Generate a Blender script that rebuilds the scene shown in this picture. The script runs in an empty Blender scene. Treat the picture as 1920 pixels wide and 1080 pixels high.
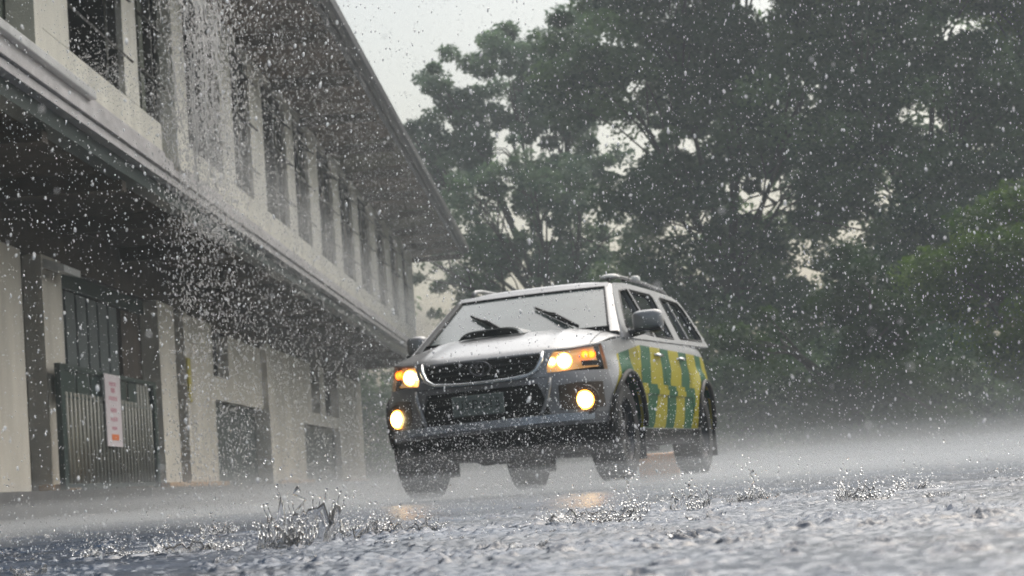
import bpy, bmesh, math, random
import numpy as np
from mathutils import Vector, Matrix, noise
from mathutils.geometry import tessellate_polygon
from math import sin, cos, pi, radians, sqrt, atan2

random.seed(7)
RNG = np.random.default_rng(7)
sc = bpy.context.scene
C = sc.collection

# ------------------------------------------------------------------ camera
EYE = .13
cam_d = bpy.data.cameras.new('camera')
cam = bpy.data.objects.new('camera', cam_d); C.objects.link(cam); sc.camera = cam
cam_d.sensor_width = 36; cam_d.lens = 75; cam_d.clip_start = .05; cam_d.clip_end = 2000
yaw, pit, rol = .0313122, .0894143, radians(4)
R0 = Vector((cos(yaw), sin(yaw), 0)); FW = Vector((-sin(yaw)*cos(pit), cos(yaw)*cos(pit), sin(pit)))
U0 = R0.cross(FW)
RX = R0*cos(rol) - U0*sin(rol); UP = R0*sin(rol) + U0*cos(rol)
m = Matrix((RX, UP, -FW)).transposed().to_4x4(); m.translation = (0, 0, EYE)
cam.matrix_world = m
cam_d.dof.use_dof = True; cam_d.dof.focus_distance = 6.2; cam_d.dof.aperture_fstop = 9.5

# ------------------------------------------------------------------ sky, sun, exposure
SUN_EL, SUN_ROT = radians(52), radians(38)
W = bpy.data.worlds.new('World'); sc.world = W; W.use_nodes = True
nt = W.node_tree; nt.nodes.clear()
sky = nt.nodes.new('ShaderNodeTexSky'); sky.sky_type = 'NISHITA'; sky.sun_disc = False
sky.sun_elevation = SUN_EL; sky.sun_rotation = SUN_ROT
sky.air_density = 1.6; sky.dust_density = 6.0; sky.ozone_density = 1.0
hs = nt.nodes.new('ShaderNodeHueSaturation'); hs.inputs['Saturation'].default_value = .62
bg = nt.nodes.new('ShaderNodeBackground'); bg.inputs['Strength'].default_value = .064
wo = nt.nodes.new('ShaderNodeOutputWorld')
nt.links.new(sky.outputs[0], hs.inputs['Color'])
wc = nt.nodes.new('ShaderNodeTexCoord'); wn = nt.nodes.new('ShaderNodeTexNoise'); wn.inputs['Scale'].default_value = 3.2; wn.inputs['Detail'].default_value = 5      # uneven rain cloud
wr = nt.nodes.new('ShaderNodeMapRange'); wr.inputs[1].default_value = .3; wr.inputs[2].default_value = .7; wr.inputs[3].default_value = .86; wr.inputs[4].default_value = 1.06
wm = nt.nodes.new('ShaderNodeVectorMath'); wm.operation = 'SCALE'
nt.links.new(wc.outputs['Generated'], wn.inputs['Vector']); nt.links.new(wn.outputs[0], wr.inputs[0]); nt.links.new(hs.outputs[0], wm.inputs[0]); nt.links.new(wr.outputs[0], wm.inputs['Scale']); nt.links.new(wm.outputs[0], bg.inputs[0]); nt.links.new(bg.outputs[0], wo.inputs[0])
sd = bpy.data.lights.new('sun', 'SUN'); sd.energy = .9; sd.angle = radians(85); sd.color = (1, .97, .93)
sun = bpy.data.objects.new('sun', sd); C.objects.link(sun)
sdir = Vector((sin(SUN_ROT)*cos(SUN_EL), cos(SUN_ROT)*cos(SUN_EL), sin(SUN_EL)))
sun.rotation_euler = sdir.to_track_quat('Z', 'Y').to_euler()
vs = sc.view_settings; vs.view_transform = 'Standard'; vs.look = 'None'; vs.gamma = 1; vs.use_curve_mapping = False
vs.exposure = 1.5
sc.cycles.max_bounces = 8; sc.cycles.volume_bounces = 1; sc.cycles.transparent_max_bounces = 12
sc.cycles.diffuse_bounces = 3; sc.cycles.glossy_bounces = 3; sc.cycles.transmission_bounces = 6
sc.cycles.sample_clamp_indirect = 4; sc.cycles.caustics_refractive = False; sc.cycles.caustics_reflective = False
sc.cycles.use_denoising = True

# ------------------------------------------------------------------ helpers
def tag(o, label=None, cat=None, group=None, kind=None):
    if label: o['label'] = label
    if cat: o['category'] = cat
    if group: o['group'] = group
    if kind: o['kind'] = kind
    return o
def empty(name, loc=(0, 0, 0), rz=0, **k):
    o = bpy.data.objects.new(name, None); C.objects.link(o); o.location = loc; o.rotation_euler = (0, 0, rz)
    return tag(o, **k)
def link(name, me, mat=None, parent=None):
    o = bpy.data.objects.new(name, me); C.objects.link(o)
    if mat is not None:
        me.materials.clear()
        for q in (mat if isinstance(mat, (list, tuple)) else [mat]): me.materials.append(q)
    if parent: o.parent = parent
    return o
class MB:
    """collects shapes into one mesh"""
    def __init__(s): s.v = []; s.f = []; s.m = []; s.sm = []
    def add(s, vs, fs, mi=0, smooth=False):
        b = len(s.v); s.v += [tuple(p) for p in vs]
        for f in fs: s.f.append(tuple(b+i for i in f)); s.m.append(mi); s.sm.append(smooth)
        return s
    def box(s, x0, x1, y0, y1, z0, z1, mi=0, M=None):
        vs = [(x, y, z) for x in (x0, x1) for y in (y0, y1) for z in (z0, z1)]
        if M is not None: vs = [M @ Vector(p) for p in vs]
        return s.add(vs, [(0, 1, 3, 2), (4, 6, 7, 5), (0, 4, 5, 1), (2, 3, 7, 6), (0, 2, 6, 4), (1, 5, 7, 3)], mi)
    def prism(s, poly, axis, a, b, mi=0):
        """poly: 2D points; extruded along axis from a to b"""
        def P(p, t):
            return {'x': (t, p[0], p[1]), 'y': (p[0], t, p[1]), 'z': (p[0], p[1], t)}[axis]
        n = len(poly)
        vs = [P(p, a) for p in poly] + [P(p, b) for p in poly]
        return s.add(vs, [tuple(range(n))[::-1], tuple(range(n, 2*n))] + [(i, (i+1) % n, n+(i+1) % n, n+i) for i in range(n)], mi)
    def tube(s, pts, r, n=8, mi=0, closed=False):
        pts = [Vector(p) for p in pts]; k = len(pts); rr = r if isinstance(r, (list, tuple)) else [r]*k
        vs = []; up = None
        for i, p in enumerate(pts):
            a = pts[(i-1) % k] if (i or closed) else p; b = pts[(i+1) % k] if (i < k-1 or closed) else p
            t = (b-a).normalized()
            if up is None: up = Vector((0, 0, 1)) if abs(t.z) < .9 else Vector((1, 0, 0))
            u = t.cross(up).normalized(); up = u.cross(t).normalized()
            for j in range(n):
                q = 2*pi*j/n; vs.append(p + (u*cos(q)+up*sin(q))*rr[i])
        fs = []
        for i in range(k if closed else k-1):
            for j in range(n):
                a, b = i*n, ((i+1) % k)*n
                fs.append((a+j, a+(j+1) % n, b+(j+1) % n, b+j))
        if not closed: fs += [tuple(range(n))[::-1], tuple((k-1)*n+j for j in range(n))]
        return s.add(vs, fs, mi, True)
    def lathe(s, prof, n=32, axis='x', c=(0, 0, 0), mi=0, closed=False):
        """prof: (radius, along)"""
        vs = []
        for r, a in prof:
            for j in range(n):
                q = 2*pi*j/n
                vs.append({'x': (c[0]+a, c[1]+r*cos(q), c[2]+r*sin(q)), 'y': (c[0]+r*cos(q), c[1]+a, c[2]+r*sin(q)),
                           'z': (c[0]+r*cos(q), c[1]+r*sin(q), c[2]+a)}[axis])
        k = len(prof); fs = []
        for i in range(k if closed else k-1):
            for j in range(n):
                a, b = i*n, ((i+1) % k)*n
                fs.append((a+j, a+(j+1) % n, b+(j+1) % n, b+j))
        return s.add(vs, fs, mi, True)
    def grid(s, fn, us, vs_, mi=0, smooth=True):
        P = [fn(u, v) for u in us for v in vs_]; k = len(vs_)
        return s.add(P, [(i*k+j, (i+1)*k+j, (i+1)*k+j+1, i*k+j+1) for i in range(len(us)-1) for j in range(k-1)], mi, smooth)
    def mesh(s, name):
        me = bpy.data.meshes.new(name); me.from_pydata(s.v, [], s.f)
        me.polygons.foreach_set('material_index', s.m); me.polygons.foreach_set('use_smooth', s.sm); me.update()
        return me
    def build(s, name, mat, parent=None, bevel=0, solid=0, soff=-1):
        o = link(name, s.mesh(name), mat, parent)
        bm = bmesh.new(); bm.from_mesh(o.data); bmesh.ops.recalc_face_normals(bm, faces=bm.faces); bm.to_mesh(o.data); bm.free()
        if solid: q = o.modifiers.new('solid', 'SOLIDIFY'); q.thickness = solid; q.offset = soff
        if bevel: q = o.modifiers.new('bevel', 'BEVEL'); q.width = bevel; q.segments = 2; q.limit_method = 'ANGLE'
        return o
def npmesh(name, V, F, smooth=False, tone=None):
    """V (n,3), F (m,k)"""
    me = bpy.data.meshes.new(name); V = np.asarray(V, np.float32); F = np.asarray(F, np.int32); k = F.shape[1]
    me.vertices.add(len(V)); me.vertices.foreach_set('co', V.ravel())
    me.loops.add(F.size); me.loops.foreach_set('vertex_index', F.ravel())
    me.polygons.add(len(F)); me.polygons.foreach_set('loop_start', np.arange(len(F), dtype=np.int32)*k)
    me.polygons.foreach_set('loop_total', np.full(len(F), k, np.int32))
    if smooth: me.polygons.foreach_set('use_smooth', np.ones(len(F), bool))
    if tone is not None:
        at = me.attributes.new('tone', 'FLOAT', 'FACE'); at.data.foreach_set('value', np.asarray(tone, np.float32))
    me.update(calc_edges=True); return me
def smooth01(a, b, x):
    t = min(1, max(0, (x-a)/(b-a))); return t*t*(3-2*t)
def interp(x, xs, ys): return float(np.interp(x, xs, ys))

# ------------------------------------------------------------------ materials
def mat(name, col=(.5, .5, .5), rough=.5, metal=0, var=0, vscale=4, bump=0, bscale=40, spec=.5, coat=0, trans=0, ior=1.45, streak=0, rvar=0):
    M = bpy.data.materials.new(name); M.use_nodes = True; n = M.node_tree.nodes; l = M.node_tree.links
    b = n['Principled BSDF']; b.inputs['Base Color'].default_value = (*col, 1); b.inputs['Roughness'].default_value = rough
    b.inputs['Metallic'].default_value = metal; b.inputs['Specular IOR Level'].default_value = spec
    b.inputs['Coat Weight'].default_value = coat; b.inputs['Coat Roughness'].default_value = .06
    b.inputs['Transmission Weight'].default_value = trans; b.inputs['IOR'].default_value = ior
    tc = n.new('ShaderNodeTexCoord')
    if var or rvar:
        no = n.new('ShaderNodeTexNoise'); no.inputs['Scale'].default_value = vscale; no.inputs['Detail'].default_value = 8; no.inputs['Roughness'].default_value = .62
        mp = n.new('ShaderNodeMapping'); mp.inputs['Scale'].default_value = (1, 1, .25 if streak else 1)
        l.new(tc.outputs['Object'], mp.inputs[0]); l.new(mp.outputs[0], no.inputs['Vector'])
        cr = n.new('ShaderNodeValToRGB'); cr.color_ramp.elements[0].position = .3; cr.color_ramp.elements[1].position = .72
        cr.color_ramp.elements[0].color = tuple(max(0, c*(1-var)) for c in col)+(1,); cr.color_ramp.elements[1].color = tuple(min(1, c*(1+var*.6)) for c in col)+(1,)
        l.new(no.outputs[0], cr.inputs[0])
        if var: l.new(cr.outputs[0], b.inputs['Base Color'])
        if rvar:
            mr = n.new('ShaderNodeMapRange'); mr.inputs[1].default_value = .35; mr.inputs[2].default_value = .65
            mr.inputs[3].default_value = max(.02, rough-rvar); mr.inputs[4].default_value = rough+rvar
            l.new(no.outputs[0], mr.inputs[0]); l.new(mr.outputs[0], b.inputs['Roughness'])
    if bump:
        nb = n.new('ShaderNodeTexNoise'); nb.inputs['Scale'].default_value = bscale; nb.inputs['Detail'].default_value = 6
        l.new(tc.outputs['Object'], nb.inputs['Vector'])
        bp = n.new('ShaderNodeBump'); bp.inputs['Strength'].default_value = bump; bp.inputs['Distance'].default_value = .01
        l.new(nb.outputs[0], bp.inputs['Height']); l.new(bp.outputs[0], b.inputs['Normal'])
    return M
M = {}
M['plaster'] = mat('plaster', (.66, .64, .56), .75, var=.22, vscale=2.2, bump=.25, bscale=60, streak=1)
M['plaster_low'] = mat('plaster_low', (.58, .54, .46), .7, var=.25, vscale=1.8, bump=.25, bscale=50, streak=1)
M['ledge'] = mat('ledge', (.55, .53, .53), .35, var=.3, vscale=3, bump=.3, bscale=40)
M['ledge_white'] = mat('ledge_white', (.66, .66, .65), .3, var=.15, vscale=5)
M['brown_and_shade'] = mat('brown_and_shade', (.060, .042, .028), .7, var=.4, vscale=3, bump=.3)  # brown timber; on the ground-floor recesses it is their shadow as colour
M['soffit'] = mat('soffit', (.15, .105, .075), .7, var=.5, vscale=1.6, bump=.3, bscale=20)
M['soffit_olive'] = mat('soffit_olive', (.15, .14, .09), .7, var=.4, vscale=1.6, bump=.3, bscale=20)
M['dark'] = mat('dark', (.008, .008, .008), .8, spec=.1)
M['interior'] = mat('interior', (.03, .03, .032), .8, var=.3)
M['gutter'] = mat('gutter', (.08, .08, .09), .35, var=.3, vscale=6)
M['roof'] = mat('roof', (.16, .13, .12), .5, var=.4, vscale=5)
M['frame'] = mat('frame', (.05, .055, .05), .35, var=.2)
M['white_paint'] = mat('white_paint', (.62, .62, .58), .45, var=.15)
M['yellow_paint'] = mat('yellow_paint', (.45, .38, .06), .5, var=.2)
M['olive'] = mat('olive', (.22, .24, .19), .6, var=.2, vscale=3, streak=1)
M['ochre'] = mat('ochre', (.42, .24, .09), .6, var=.35, vscale=5, bump=.2)
M['porch'] = mat('porch', (.085, .08, .08), .35, var=.5, vscale=4, bump=.5, bscale=25)
M['gate_green'] = mat('gate_green', (.012, .03, .026), .3, var=.2)
M['gate_bar'] = mat('gate_bar', (.32, .31, .26), .4, var=.2)
M['slat'] = mat('slat', (.10, .12, .12), .45, var=.25, vscale=6, streak=1)
M['door_grey'] = mat('door_grey', (.07, .085, .08), .5, var=.3, vscale=4)
M['sash_frame'] = mat('sash_frame', (.10, .095, .085), .4, var=.2)
M['sign_white'] = mat('sign_white', (.62, .56, .57), .4, var=.1)
M['sign_red'] = mat('sign_red', (.45, .12, .14), .5)
M['sign_orange'] = mat('sign_orange', (.65, .16, .03), .5)
M['block'] = mat('block', (.85, .50, .30), .5, var=.25, vscale=8)
M['bollard'] = mat('bollard', (.6, .6, .58), .4, var=.1)
M['bark'] = mat('bark', (.07, .06, .05), .85, var=.4, vscale=8, bump=.6)
def glass(name, col=(.8, .9, .9), a=.3):
    m_ = bpy.data.materials.new(name); m_.use_nodes = True; n = m_.node_tree.nodes; l = m_.node_tree.links; n.clear()
    o = n.new('ShaderNodeOutputMaterial'); mx = n.new('ShaderNodeMixShader'); t = n.new('ShaderNodeBsdfTransparent'); g = n.new('ShaderNodeBsdfGlossy')
    t.inputs[0].default_value = (*col, 1); g.inputs['Roughness'].default_value = .04
    lw = n.new('ShaderNodeLayerWeight'); lw.inputs[0].default_value = a
    l.new(lw.outputs['Fresnel'], mx.inputs[0]); l.new(t.outputs[0], mx.inputs[1]); l.new(g.outputs[0], mx.inputs[2]); l.new(mx.outputs[0], o.inputs[0])
    return m_
M['sash_glass'] = glass('sash_glass', (.38, .41, .41), .25)
M['lens_cover'] = glass('lens_cover', (.95, .92, .85), .25)
# real water: refractive
def water_glass(name, white=0.0, rough=0.0):
    m_ = bpy.data.materials.new(name); m_.use_nodes = True; n = m_.node_tree.nodes; l = m_.node_tree.links; n.clear()
    o = n.new('ShaderNodeOutputMaterial'); g = n.new('ShaderNodeBsdfGlass'); g.inputs['IOR'].default_value = 1.333; g.inputs['Roughness'].default_value = rough
    if white:
        d = n.new('ShaderNodeBsdfTranslucent'); d.inputs[0].default_value = (.95, .95, .95, 1)
        d2 = n.new('ShaderNodeBsdfDiffuse'); d2.inputs[0].default_value = (.95, .95, .95, 1)
        a = n.new('ShaderNodeMixShader'); a.inputs[0].default_value = .5; l.new(d.outputs[0], a.inputs[1]); l.new(d2.outputs[0], a.inputs[2])
        mx = n.new('ShaderNodeMixShader'); mx.inputs[0].default_value = white
        l.new(g.outputs[0], mx.inputs[1]); l.new(a.outputs[0], mx.inputs[2]); l.new(mx.outputs[0], o.inputs[0])
    else: l.new(g.outputs[0], o.inputs[0])
    return m_
M['drop'] = water_glass('drop', .85)
M['splash'] = water_glass('splash', .05); M['runoff'] = water_glass('runoff', .42)
def emit(name, stops, centre, strength, rad):
    """a lamp lens that is hottest at its bulb and amber at its rim"""
    m_ = bpy.data.materials.new(name); m_.use_nodes = True; n = m_.node_tree.nodes; l = m_.node_tree.links; n.clear()
    o = n.new('ShaderNodeOutputMaterial'); e = n.new('ShaderNodeEmission'); e.inputs[1].default_value = strength
    tc = n.new('ShaderNodeTexCoord'); vm = n.new('ShaderNodeVectorMath'); vm.operation = 'DISTANCE'; vm.inputs[1].default_value = centre
    l.new(tc.outputs['Object'], vm.inputs[0]); dv = n.new('ShaderNodeMath'); dv.operation = 'DIVIDE'; dv.inputs[1].default_value = rad
    l.new(vm.outputs['Value'], dv.inputs[0]); cr = n.new('ShaderNodeValToRGB'); l.new(dv.outputs[0], cr.inputs[0])
    el = cr.color_ramp.elements
    for i, (p, c) in enumerate(stops):
        q = el[i] if i < 2 else el.new(p)
        q.position = p; q.color = (*c, 1)
    l.new(cr.outputs[0], e.inputs[0]); l.new(e.outputs[0], o.inputs[0]); return m_

# ------------------------------------------------------------------ the ground
def ground_mat(name, col, rough, wscale, wstr, dist=.02, detail=6):
    m_ = bpy.data.materials.new(name); m_.use_nodes = True; n = m_.node_tree.nodes; l = m_.node_tree.links
    b = n['Principled BSDF']; b.inputs['Roughness'].default_value = rough; b.inputs['IOR'].default_value = 1.34; b.inputs['Specular IOR Level'].default_value = .5
    tc = n.new('ShaderNodeTexCoord'); no = n.new('ShaderNodeTexNoise'); no.inputs['Scale'].default_value = 1.3; no.inputs['Detail'].default_value = 8
    l.new(tc.outputs['Object'], no.inputs['Vector']); cr = n.new('ShaderNodeValToRGB')
    cr.color_ramp.elements[0].color = tuple(c*.6 for c in col)+(1,); cr.color_ramp.elements[1].color = tuple(c*1.5 for c in col)+(1,)
    cr.color_ramp.elements[0].position = .35; cr.color_ramp.elements[1].position = .65
    l.new(no.outputs[0], cr.inputs[0]); l.new(cr.outputs[0], b.inputs['Base Color'])
    w = n.new('ShaderNodeTexNoise'); w.inputs['Scale'].default_value = wscale; w.inputs['Detail'].default_value = detail; w.inputs['Roughness'].default_value = .55
    l.new(tc.outputs['Object'], w.inputs['Vector']); bp = n.new('ShaderNodeBump'); bp.inputs['Strength'].default_value = wstr; bp.inputs['Distance'].default_value = dist
    l.new(w.outputs[0], bp.inputs['Height']); l.new(bp.outputs[0], b.inputs['Normal'])
    return m_
M['road'] = ground_mat('wet_asphalt', (.07, .07, .072), .2, 9, .5, .02)
M['water'] = ground_mat('rain_film', (.030, .045, .072), .27, 60, .40, .004, 4); M['water'].node_tree.nodes['Principled BSDF'].inputs['IOR'].default_value = 1.5
M['earth'] = ground_mat('earth', (.05, .045, .035), .6, 6, .7, .03)
g = MB().box(-400, 400, -30, 900, -.06, -.02).build('ground', M['earth']); tag(g, kind='structure')
r = MB(); r.grid(lambda x, y: (x, y, -.006), [-5.35, -3, 0, 3, 8, 16, 30], list(range(-6, 81, 6)), smooth=False)
tag(r.build('road', M['road']), kind='structure')

# the film of rain water in front of the camera: real wavelets and the rings under each splash
SPL = [(-.70, 5.08, .085, .13), (-.62, 5.55, .05, .06), (-.50, 5.60, .06, .05), (-.98, 5.05, .07, .045), (-.01, 5.49, .10, .05), (.09, 5.75, .03, .09),
       (.27, 5.98, .055, .07), (.50, 6.75, .035, .08), (.71, 5.86, .05, .055), (1.0, 6.8, .05, .035), (-1.30, 7.3, .05, .05), (-1.20, 5.2, .05, .03)]
SMALL = []
for i in range(110):
    y = 3.6 + 8*random.random()**1.1; x = random.uniform(-.29, .27)*y
    SMALL.append((x, y, random.choice([random.uniform(.010, .022), random.uniform(.010, .028)])))
def vnoise(x, y, sc_, seed):
    """smooth lattice noise on numpy arrays"""
    rg = np.random.default_rng(seed); T = rg.standard_normal((256, 256)); X = x/sc_; Y = y/sc_
    xi = np.floor(X).astype(int); yi = np.floor(Y).astype(int); fx = X-xi; fy = Y-yi
    fx = fx*fx*fx*(fx*(fx*6-15)+10); fy = fy*fy*fy*(fy*(fy*6-15)+10)
    a = T[xi & 255, yi & 255]; b = T[(xi+1) & 255, yi & 255]; c = T[xi & 255, (yi+1) & 255]; d = T[(xi+1) & 255, (yi+1) & 255]
    return (a*(1-fx)+b*fx)*(1-fy)+(c*(1-fx)+d*fx)*fy
def height(x, y):
    h = np.zeros_like(x); gate = .55+.45*vnoise(x+9, y*.6, .8, 5)
    for k, (s_, a) in enumerate([(.30, .0016), (.09, .0010), (.040, .0014), (.022, .0024), (.013, .0018)]):
        t = .35*(k-2); h += a*vnoise((x*cos(t)+y*sin(t))*.9+31*k, -x*sin(t)+y*cos(t)+17, s_, 20+k)
    h *= np.clip(gate, .45, 1.8)*.92
    for (sx, sy, rr, hh) in SPL:
        d = np.hypot(x-sx, y-sy); w = np.exp(-(d/(rr*2.6))**2)
        h += w*(.010*np.cos((d-rr)*2*pi/(rr*.9))) - .006*np.exp(-(d/(rr*.8))**2)
    for (sx, sy, rr) in SMALL:
        d = np.hypot(x-sx, y-sy); h += .005*np.exp(-(d/(rr*3))**2)*np.cos((d-rr)*2*pi/(rr*1.3))
    return h + .008
RG2 = np.random.default_rng(77)
HITS = []
for i in range(1700):
    y = 1.9+6.2*RG2.random()**.75; HITS.append((RG2.uniform(-.31, .29)*y, y, RG2.choice([RG2.uniform(.006, .013), RG2.uniform(.008, .020)]), RG2.uniform(.3, 1.1)))
def impacts(xs, ys, Z):
    """craters and ring waves where drops have just struck"""
    for (hx, hy, r_, a_) in HITS:
        i0, i1 = np.searchsorted(xs, (hx-4*r_, hx+4*r_)); j0, j1 = np.searchsorted(ys, (hy-4*r_, hy+4*r_))
        if i1-i0 < 2 or j1-j0 < 2: continue
        d = np.hypot(xs[i0:i1, None]-hx, ys[None, j0:j1]-hy)/r_
        Z[i0:i1, j0:j1] += a_*r_*(.50*np.exp(-((d-1.15)/.30)**2)-.30*np.exp(-(d/.8)**2)+.06*np.exp(-((d-2.5)/.35)**2))
    return Z
V = []; F = []; base = 0
for xs, ys in ((np.arange(-1.3, 1.301, .005), np.arange(1.7, 4.0001, .0055)), (np.arange(-2.4, 2.401, .008), np.arange(4.0, 8.0001, .010)), (np.arange(-5.3, 5.31, .03), np.arange(8.0, 17.001, .04))):
    X, Y = np.meshgrid(xs, ys, indexing='ij'); Z = impacts(xs, ys, height(X, Y))
    V.append(np.stack([X.ravel(), Y.ravel(), Z.ravel()], 1)); a, b = X.shape
    I = (np.arange(a-1)[:, None]*b+np.arange(b-1)[None]).ravel()+base
    F.append(np.stack([I, I+b, I+b+1, I+1], 1)); base += a*b
wf = link('rain_water', npmesh('rain_water', np.concatenate(V), np.concatenate(F), True), M['water']); tag(wf, kind='structure')

# ------------------------------------------------------------------ the building
FX, GX, EX, YE = -4.04, -5.5, -2.83, 52.0     # facade, ground-floor wall, eave, far end
bld = empty('building', (0, 0, 0), label='long two storey cream building with deep brown eaves along the wet road', cat='building')
def part(mb, name, mt, parent=None, **k): return mb.build(name, mt, parent or bld, **k)
WIN = [(17.18, 19.31), (19.93, 20.93), (22.41, 24.59), (25.45, 26.85), (27.95, 30.13), (30.94, 32.57), (33.72, 35.66), (36.67, 38.65), (39.68, 41.68), (42.95, 44.79), (46.0, 47.7), (49.0, 50.2)]
ZB, ZT, ZC = 3.9, 5.70, 5.78
# parapet below the windows
pw = MB(); pw.box(FX-.16, FX, 16.23, 20.93, 3.55, ZB-.002).box(FX-.16, FX, 21.22, YE, 3.55, ZB-.002)
pw.box(FX-.16, FX, 16.23, YE, ZT, ZC+.3)
part(pw, 'upper_wall', M['plaster'])
edges = [16.23]+[e for w in WIN for e in w]+[YE]
for i in range(0, len(edges), 2):
    a, b = edges[i], edges[i+1]
    if abs(a-20.93) < .01:
        part(MB().box(FX-.16, FX+.003, 21.62, b, ZB, ZT), 'pier', M['plaster'])
        continue
    part(MB().box(FX-.16, FX+.003, a, b, ZB, ZT), 'pier', M['plaster'])
part(MB().box(FX-.34, FX-.17, 20.9, 21.24, 3.5, ZC), 'recess_panel', M['olive'])
part(MB().box(FX-.05, FX+.10, 21.24, 21.62, 3.5, ZC), 'fin', M['plaster'], bevel=.01)
part(MB().box(FX-.40, FX-.22, 8, 16.22, 3.5, ZC), 'recess_panel', M['olive'])
for yy in (14.95, 15.35): part(MB().tube([(FX-.19, yy, 3.62), (FX-.19, yy, ZC)], .028, 8), 'downpipe', M['olive'])
part(MB().box(FX-.2, FX+.02, 16.0, 16.225, 3.62, ZC), 'fin', M['plaster'])
for wi, (a, b) in enumerate(WIN):
    z0 = ZB; fr = MB(); t = .04
    fr.box(FX-.13, FX-.05, a, a+t, z0, ZT).box(FX-.13, FX-.05, b-t, b, z0, ZT).box(FX-.13, FX-.05, a+t, b-t, z0, z0+t).box(FX-.13, FX-.05, a+t, b-t, ZT-t, ZT)
    wd = part(fr, 'window', M['sash_frame'])
    n = 3; hh = (ZT-z0-.1)/n
    for k in range(n):
        zt = z0+.12+hh*(k+.5); ang = radians(random.choice([52, 46, 58]))
        M4 = Matrix.Translation((FX-.015, 0, zt)) @ Matrix.Rotation(-ang, 4, 'Y'); sm = MB(); w_ = .12
        sm.box(-.010, .010, a+.02, a+.05, -w_, w_, 0, M4).box(-.010, .010, b-.05, b-.01, -w_-.03, w_, 0, M4)
        sm.box(-.010, .010, a+.05, b-.05, -w_, -w_+.02, 0, M4)
        sm.box(-.004, .004, a+.05, b-.05, -w_+.02, w_, 1, M4)
        sm.build('sash', [M['sash_frame'], M['sash_glass']], wd)
# ledge: stepped fascia with dark grooves
lg = MB(); lg.box(FX-.2, FX+.05, 8, YE, 3.47, 3.549).box(FX-.2, FX+.09, 8, YE, 3.385, 3.455).box(FX-.2, FX+.06, 8, YE, 3.30, 3.372)
part(lg, 'ledge', M['ledge'])
part(MB().box(FX-.19, FX+.03, 8, YE, 3.372, 3.385).box(FX-.19, FX+.02, 8, YE, 3.455, 3.47), 'ledge_groove', M['dark'])
part(MB().box(FX-.15, FX+.11, 8, 17.62, 3.5505, 3.63), 'drip_sill', M['ledge_white'], bevel=.01)
part(MB().box(FX+.002, FX+.035, 17.7, 20.88, 3.5505, 3.60).box(FX+.002, FX+.035, 21.3, 24.2, 3.5505, 3.60), 'sill_patch', M['ledge'])
# under-floor soffit, beams and back of the porch
y = 8.0; k = 0
while y < YE:
    y2 = min(YE, y+2.9)
    part(MB().box(GX-.1, FX-.2, y+.02, y2-.02, 3.24, 3.30), 'porch_soffit_panel', M['brown_and_shade'])
    part(MB().box(GX+.02, FX-.12, y2-.09, y2+.09, 3.06, 3.235), 'porch_beam', M['brown_and_shade'])
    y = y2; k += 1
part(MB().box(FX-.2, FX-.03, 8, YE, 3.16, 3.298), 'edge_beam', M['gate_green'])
part(MB().box(GX-.3, GX-.02, 8, YE, 2.74, 3.24), 'transom_wall', M['brown_and_shade'])
part(MB().box(-9.8, FX-.31, 8.2, YE-.21, 5.80, 5.84), 'ceiling', M['interior'])
part(MB().prism([(-9.9, 5.85), (FX-.33, 5.85), (FX-.4, 5.92), (-7, 7.40), (-9.9, 6.4)], 'y', YE-.2, YE), 'gable', M['plaster'])
# floors, back and inside
part(MB().box(-10, FX-.2, 8, YE, 3.305, 3.5), 'floor_slab', M['interior'])
part(MB().box(-10, -9.8, 8, YE, .3, 6.0).box(-9.8, FX-.17, YE-.2, YE-.001, 3.5, 5.8).box(-9.8, GX-.02, YE-.2, YE-.001, .35, 3.3).box(-9.8, FX-.2, 8, 8.2, .3, 5.8), 'back_wall', M['plaster'])
part(MB().box(-6.4, -6.3, 8.3, YE-.3, 3.5, 5.8), 'partition', M['interior'])
# roof
yy = 8.0; k = 0
while yy < 53:
    y2 = min(53, yy+3.0)
    z_o, z_i = 5.93, 5.78
    q = MB(); q.add([(EX-.02, yy+.03, z_o), (EX-.02, y2-.03, z_o), (FX-.3, y2-.03, z_i), (FX-.3, yy+.03, z_i), (EX-.02, yy+.03, z_o+.03), (EX-.02, y2-.03, z_o+.03), (FX-.3, y2-.03, z_i+.03), (FX-.3, yy+.03, z_i+.03)],
                    [(0, 1, 2, 3), (7, 6, 5, 4), (0, 4, 5, 1), (2, 6, 7, 3), (1, 5, 6, 2), (0, 3, 7, 4)])
    part(q, 'soffit_panel', M['soffit_olive'] if k in (12, 9) else M['soffit'])
    part(MB().box(FX-.1, EX-.05, y2-.06, y2+.06, 5.70, 5.83), 'rafter', M['brown_and_shade'])
    yy = y2; k += 1
rf = MB(); rf.prism([(EX-.03, 5.965), (EX-.03, 6.03), (-7, 7.6), (-11.2, 6.1), (-11.2, 6.0), (-7, 7.45), (FX-.3, 5.95)], 'y', 8, 53.1)
part(rf, 'roof', M['roof'])
part(MB().box(EX-.04, EX+.03, 8, 53.12, 5.84, 6.05), 'fascia', M['gutter'])
gt = MB(); gt.prism([(EX+.032, 6.02), (EX+.032, 5.90), (EX+.06, 5.865), (EX+.13, 5.865), (EX+.155, 5.90), (EX+.155, 6.03), (EX+.14, 6.03), (EX+.14, 5.905), (EX+.12, 5.88), (EX+.07, 5.88), (EX+.047, 5.905), (EX+.047, 6.02)], 'y', 8, 53.15)
part(gt, 'gutter', M['gutter'])
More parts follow.
